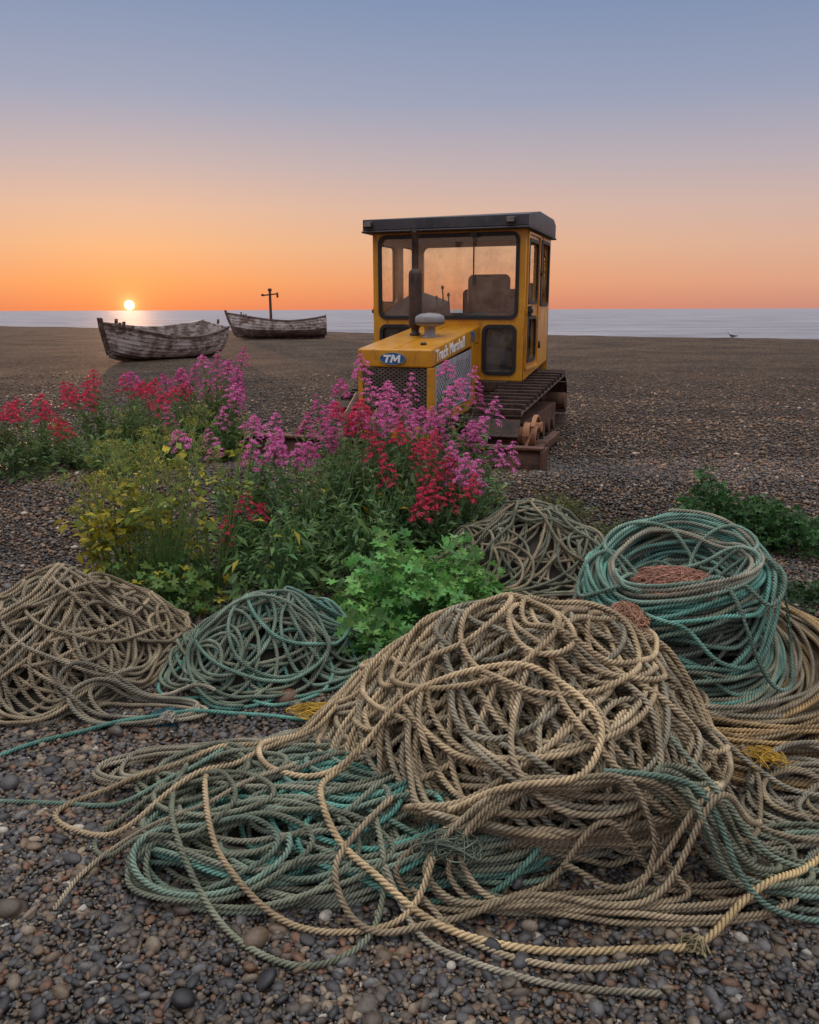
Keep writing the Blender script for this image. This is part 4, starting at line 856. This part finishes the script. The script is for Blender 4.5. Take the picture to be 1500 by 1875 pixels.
# ------------------------------------------------------------------ boats
def boat(name,loc,yaw,heel,L,beam,dep,label,mats,bow=.45,pitch=0,split=.42,stern=.3):
    e=link(name,None,label=label,cat='boat',loc=loc,rot=(heel,pitch,yaw),group='old wooden boats on the beach')
    ns,npk=29,9
    def sec(s):
        b=beam/2*(.70+.30*math.sin(math.pi/2*min(1,s/.42)))*(1-max(0,(s-.42)/.58)**2.3)
        sh=dep*(.92+stern*(1-s/.5)**2*(s<.5)+bow*max(0,(s-.40)/.60)**2); k=dep*(.02+.22*max(0,(s-.78)/.22)**2+.10*max(0,(.15-s)/.15))
        return max(b,.012),sh,k
    V=[];rows=[]
    for i in range(ns):
        s=i/(ns-1); b,sh,k=sec(s)
        row=[]
        for j in range(npk):
            for q,ph in enumerate((j/npk,(j+1)/npk)):
                yy=b*math.sin(math.pi/2*ph)**.62 if ph>0 else 0; zz=k+(sh-k)*(1-math.cos(math.pi/2*ph))**.92*1.0
                yy+= .022 if q==0 and j>0 else 0
                x=L*(s-.5)+ (.28*(zz/dep)*s**6)
                row.append((x,yy,zz))
        rows.append(row)
    m=len(rows[0]); F=[]
    for sg in(1,-1):
        o=len(V)
        for r_ in rows: V+=[(p[0],sg*p[1],p[2]) for p in r_]
        for i in range(ns-1):
            for j in range(m-1):
                q=[o+i*m+j,o+(i+1)*m+j,o+(i+1)*m+j+1,o+i*m+j+1]
                F.append(q if sg<0 else q[::-1])
    me=bpy.data.meshes.new('hull'); me.from_pydata(V,[],F)
    for mt in mats: me.materials.append(mt)
    for p in me.polygons:
        jj=(p.index%(m-1)); p.material_index=1 if jj<m*split else 0
    h=link('hull',me,e); sd=h.modifiers.new('s','SOLIDIFY'); sd.thickness=.03; sd.offset=-1
    def strip(pts,w,hh,nm,mt):
        b=Bd(); v=[];f=[]
        for p in pts: v+=[(p[0],p[1]-w,p[2]-hh),(p[0],p[1]+w,p[2]-hh),(p[0],p[1]+w,p[2]+hh),(p[0],p[1]-w,p[2]+hh)]
        for i in range(len(pts)-1):
            for q in range(4): f.append([i*4+q,i*4+(q+1)%4,(i+1)*4+(q+1)%4,(i+1)*4+q])
        f+=[[3,2,1,0],[len(v)-4,len(v)-3,len(v)-2,len(v)-1]]; b.add(v,f); return b.obj(nm,mt,e,0)
    for sg in(1,-1): strip([(r_[-1][0],sg*(r_[-1][1]+.012),r_[-1][2]+.01) for r_ in rows],.035,.03,'gunwale',mats[1 if sg>0 else 0])
    strip([(r_[0][0],0,r_[0][2]-.05) for r_ in rows],.03,.05,'keel',mats[1])
    b=Bd(); r_=rows[-1]; v=[];f=[]
    for p in r_[::2]+[(r_[-1][0]+.02,0,r_[-1][2]+.16)]: v+=[(p[0]-.05,-.045,p[2]-.03),(p[0]+.07,-.045,p[2]-.03),(p[0]+.07,.045,p[2]-.03),(p[0]-.05,.045,p[2]-.03)]
    for i in range(len(v)//4-1):
        for q in range(4): f.append([i*4+q,i*4+(q+1)%4,(i+1)*4+(q+1)%4,(i+1)*4+q])
    f+=[[0,1,2,3],[len(v)-1,len(v)-2,len(v)-3,len(v)-4]]; b.add(v,f); b.obj('stem_post',mats[1],e,.005)
    b=Bd(); r_=rows[0]; poly=[(r_[0][0]+.01,p[1],p[2]) for p in r_[1::2]]; pl=[(p[0],-p[1],p[2]) for p in poly[::-1]]; allp=pl+poly; nn=len(allp)
    v=allp+[(p[0]-.04,p[1],p[2]) for p in allp]; f=[list(range(nn)),list(range(nn,2*nn))[::-1]]+[[i,(i+1)%nn,nn+(i+1)%nn,nn+i] for i in range(nn)]
    b.add(v,f); b.obj('transom',mats[0],e,.004)
    b=Bd(); b.box(r_[0][0]-.10,r_[0][0]-.05,-.03,.03,.1,r_[-1][2]+.14); b.obj('rudder_post',mats[1],e,.005)
    for s in(.28,.52,.74):
        bb,sh,k=sec(s); b=Bd(); x=L*(s-.5); b.box(x-.12,x+.12,-bb*.93,bb*.93,sh*.70,sh*.70+.035); b.obj('thwart',mats[1],e,.005)
    for s,hh,sg in((.93,.13,1),(.88,.09,1),(.90,.15,-1),(.84,.07,-1)):
        bb,sh,k=sec(s); b=Bd(); x=L*(s-.5)+.05; b.box(x-.035,x+.035,sg*bb-.03,sg*bb+.03,sh-.12,sh+hh); b.obj('broken_rib',mats[1],e,.006)
    return e
def place(x,y): return (x,y,gz(x,y)+.03)
boat('wooden_boat',place(-7.0,24.0),math.radians(180+57),math.radians(-10),3.75,1.5,.76,'weathered white clinker boat with peeling paint on shingle',[M_boatw,M_boatd],.42,split=.30)
boat('wooden_boat',place(-6.05,39.8),math.radians(180+14),math.radians(8),4.15,1.6,.74,'grey weathered clinker boat near the water edge',[M_boatw,M_boatd],.65,split=.5,stern=.35)
b=Bd(); px,py=-6.75,41.2; pz=gz(px,py)
pst=link('winch_post',None,label='rusty iron post with crossbar standing behind the boat',cat='post',loc=(px,py,pz))
b.cyl((0,0,-.1),(0,0,2.2),.075,.06,n=12); b.box(-.13,.13,-.13,.13,0,.05); b.obj('post_shaft',M_rust,pst,.004)
b=Bd(); b.cyl((-.36,0,2.02),(.36,0,2.10),.035,n=10); b.cyl((.36,0,1.92),(.36,0,2.16),.05,n=10); b.lathe((0,0,2.2),[(.05,0),(.10,.04),(.10,.12),(.04,.16)],12); b.lathe((-.36,0,1.98),[(.03,0),(.07,.03),(.07,.1),(.03,.12)],10); b.obj('crossbar',M_rust,pst,0,True)
def gull(x,y):
    me=bpy.data.meshes.new('gull'); 
    P=[(-.26,0,.20),(-.12,0,.21),(.0,0,.22),(.10,0,.27),(.15,0,.34),(.20,0,.365),(.26,0,.355)]; Rr=[.015,.055,.085,.07,.04,.042,.01]
    P+=[(.0,.03,.13),(.01,.03,.0),(.05,.03,.0),(.0,-.03,.13),(.01,-.03,.0),(.05,-.03,.0)]; Rr+=[.014,.008,.008,.014,.008,.008]
    E=[(0,1),(1,2),(2,3),(3,4),(4,5),(5,6),(2,7),(7,8),(8,9),(2,10),(10,11),(11,12)]
    me.from_pydata(P,E,[]); me.materials.append(M_bird)
    o=link('seagull',me,label='white gull standing at the top of the beach',cat='bird',loc=(x,y,gz(x,y)),rot=(0,0,2.2))
    sk=o.modifiers.new('skin','SKIN'); 
    for v,r in zip(me.skin_vertices[0].data,Rr): v.radius=(r,r)
    me.skin_vertices[0].data[2].use_root=True
    o.modifiers.new('sub','SUBSURF').levels=2; o.modifiers['sub'].render_levels=2
    for sg in(1,-1):
        b=Bd(); b.add([(.08,sg*.07,.27),(-.05,sg*.092,.25),(-.30,sg*.03,.22),(-.10,sg*.085,.20),(.05,sg*.08,.20)],[[0,1,2,3,4]])
        b.obj('wing',M_wing,o,0)
gull(13.9,36.0)

# ------------------------------------------------------------------ light, sky, camera
sund=Vector((-.341,1.0312,.0060)).normalized()
w=bpy.data.worlds.new('World'); scene.world=w; w.use_nodes=True; nt=w.node_tree; L=nt.links
for n_ in list(nt.nodes): nt.nodes.remove(n_)
out=N(nt,'ShaderNodeOutputWorld'); bg=N(nt,'ShaderNodeBackground')
tc=N(nt,'ShaderNodeTexCoord'); nrm=N(nt,'ShaderNodeVectorMath',operation='NORMALIZE'); L.new(tc.outputs['Generated'],nrm.inputs[0])
sp=N(nt,'ShaderNodeSeparateXYZ'); L.new(nrm.outputs[0],sp.inputs[0])
A=[(0,(.80,.22,.095)),(.03,(.88,.34,.13)),(.07,(.85,.45,.235)),(.11,(.76,.48,.34)),(.155,(.58,.45,.43)),(.22,(.36,.385,.50)),(.31,(.24,.315,.48)),(.48,(.42,.48,.66)),(1,(2.0,1.93,1.86))]
Bb=[(0,(.58,.27,.21)),(.03,(.70,.365,.25)),(.07,(.69,.43,.325)),(.11,(.61,.44,.40)),(.155,(.47,.41,.455)),(.22,(.31,.345,.475)),(.31,(.20,.27,.435)),(.48,(.42,.48,.66)),(1,(2.0,1.93,1.86))]
ra=ramp(nt,A); rb=ramp(nt,Bb)
L.new(sp.outputs['Z'],ra.inputs['Fac']); L.new(sp.outputs['Z'],rb.inputs['Fac'])
ds_=N(nt,'ShaderNodeVectorMath',operation='DISTANCE'); L.new(nrm.outputs[0],ds_.inputs[0]); ds_.inputs[1].default_value=sund
mr=N(nt,'ShaderNodeMapRange'); mr.inputs['From Min'].default_value=.05; mr.inputs['From Max'].default_value=.85; L.new(ds_.outputs['Value'],mr.inputs['Value'])
mx=N(nt,'ShaderNodeMixRGB'); L.new(mr.outputs['Result'],mx.inputs['Fac']); L.new(ra.outputs['Color'],mx.inputs['Color1']); L.new(rb.outputs['Color'],mx.inputs['Color2'])
def glow(k,col,src):
    m1=N(nt,'ShaderNodeMath',operation='MULTIPLY'); m1.inputs[1].default_value=-k; L.new(ds_.outputs['Value'],m1.inputs[0])
    ex=N(nt,'ShaderNodeMath',operation='EXPONENT'); L.new(m1.outputs[0],ex.inputs[0])
    sc=N(nt,'ShaderNodeVectorMath',operation='SCALE'); sc.inputs[0].default_value=col; L.new(ex.outputs[0],sc.inputs['Scale'])
    ad=N(nt,'ShaderNodeVectorMath',operation='ADD'); L.new(src,ad.inputs[0]); L.new(sc.outputs[0],ad.inputs[1]); return ad.outputs[0]
c=glow(8,(.08,.035,.0),mx.outputs['Color']); c=glow(60,(.30,.14,.03),c); c=glow(220,(1.3,.9,.3),c)
dm=N(nt,'ShaderNodeMapRange'); dm.inputs['From Min'].default_value=.0036; dm.inputs['From Max'].default_value=.0058; dm.inputs['To Min'].default_value=1; dm.inputs['To Max'].default_value=0
L.new(ds_.outputs['Value'],dm.inputs['Value'])
sc=N(nt,'ShaderNodeVectorMath',operation='SCALE'); sc.inputs[0].default_value=(5,4.2,2.5); L.new(dm.outputs['Result'],sc.inputs['Scale'])
ad=N(nt,'ShaderNodeVectorMath',operation='ADD'); L.new(c,ad.inputs[0]); L.new(sc.outputs[0],ad.inputs[1])
L.new(ad.outputs[0],bg.inputs['Color']); bg.inputs['Strength'].default_value=1.0
sky=N(nt,'ShaderNodeTexSky'); sky.sky_type='NISHITA'; sky.sun_disc=False; sky.sun_elevation=math.radians(2); sky.sun_rotation=math.radians(-18.3)
bg2=N(nt,'ShaderNodeBackground'); bg2.inputs['Strength'].default_value=.003; L.new(sky.outputs[0],bg2.inputs['Color'])
asd=N(nt,'ShaderNodeAddShader'); L.new(bg.outputs[0],asd.inputs[0]); L.new(bg2.outputs[0],asd.inputs[1]); L.new(asd.outputs[0],out.inputs['Surface'])
sl_=bpy.data.lights.new('sun','SUN'); sl_.energy=1.0; sl_.angle=math.radians(1.0); sl_.color=(1,.50,.24)
so=link('sun',sl_); so.rotation_euler=Vector((-.341,1.0312,.06)).to_track_quat('Z','Y').to_euler()
cam=bpy.data.cameras.new('camera'); cam.sensor_fit='HORIZONTAL'; cam.sensor_width=24; cam.lens=24; cam.clip_end=30000; cam.clip_start=.05
co=link('camera',cam,loc=(0,0,1.55)); co.rotation_euler=(Matrix.Rotation(math.radians(90-13.9),3,'X')@Matrix.Rotation(math.radians(-.19),3,'Z')).to_euler()
scene.camera=co
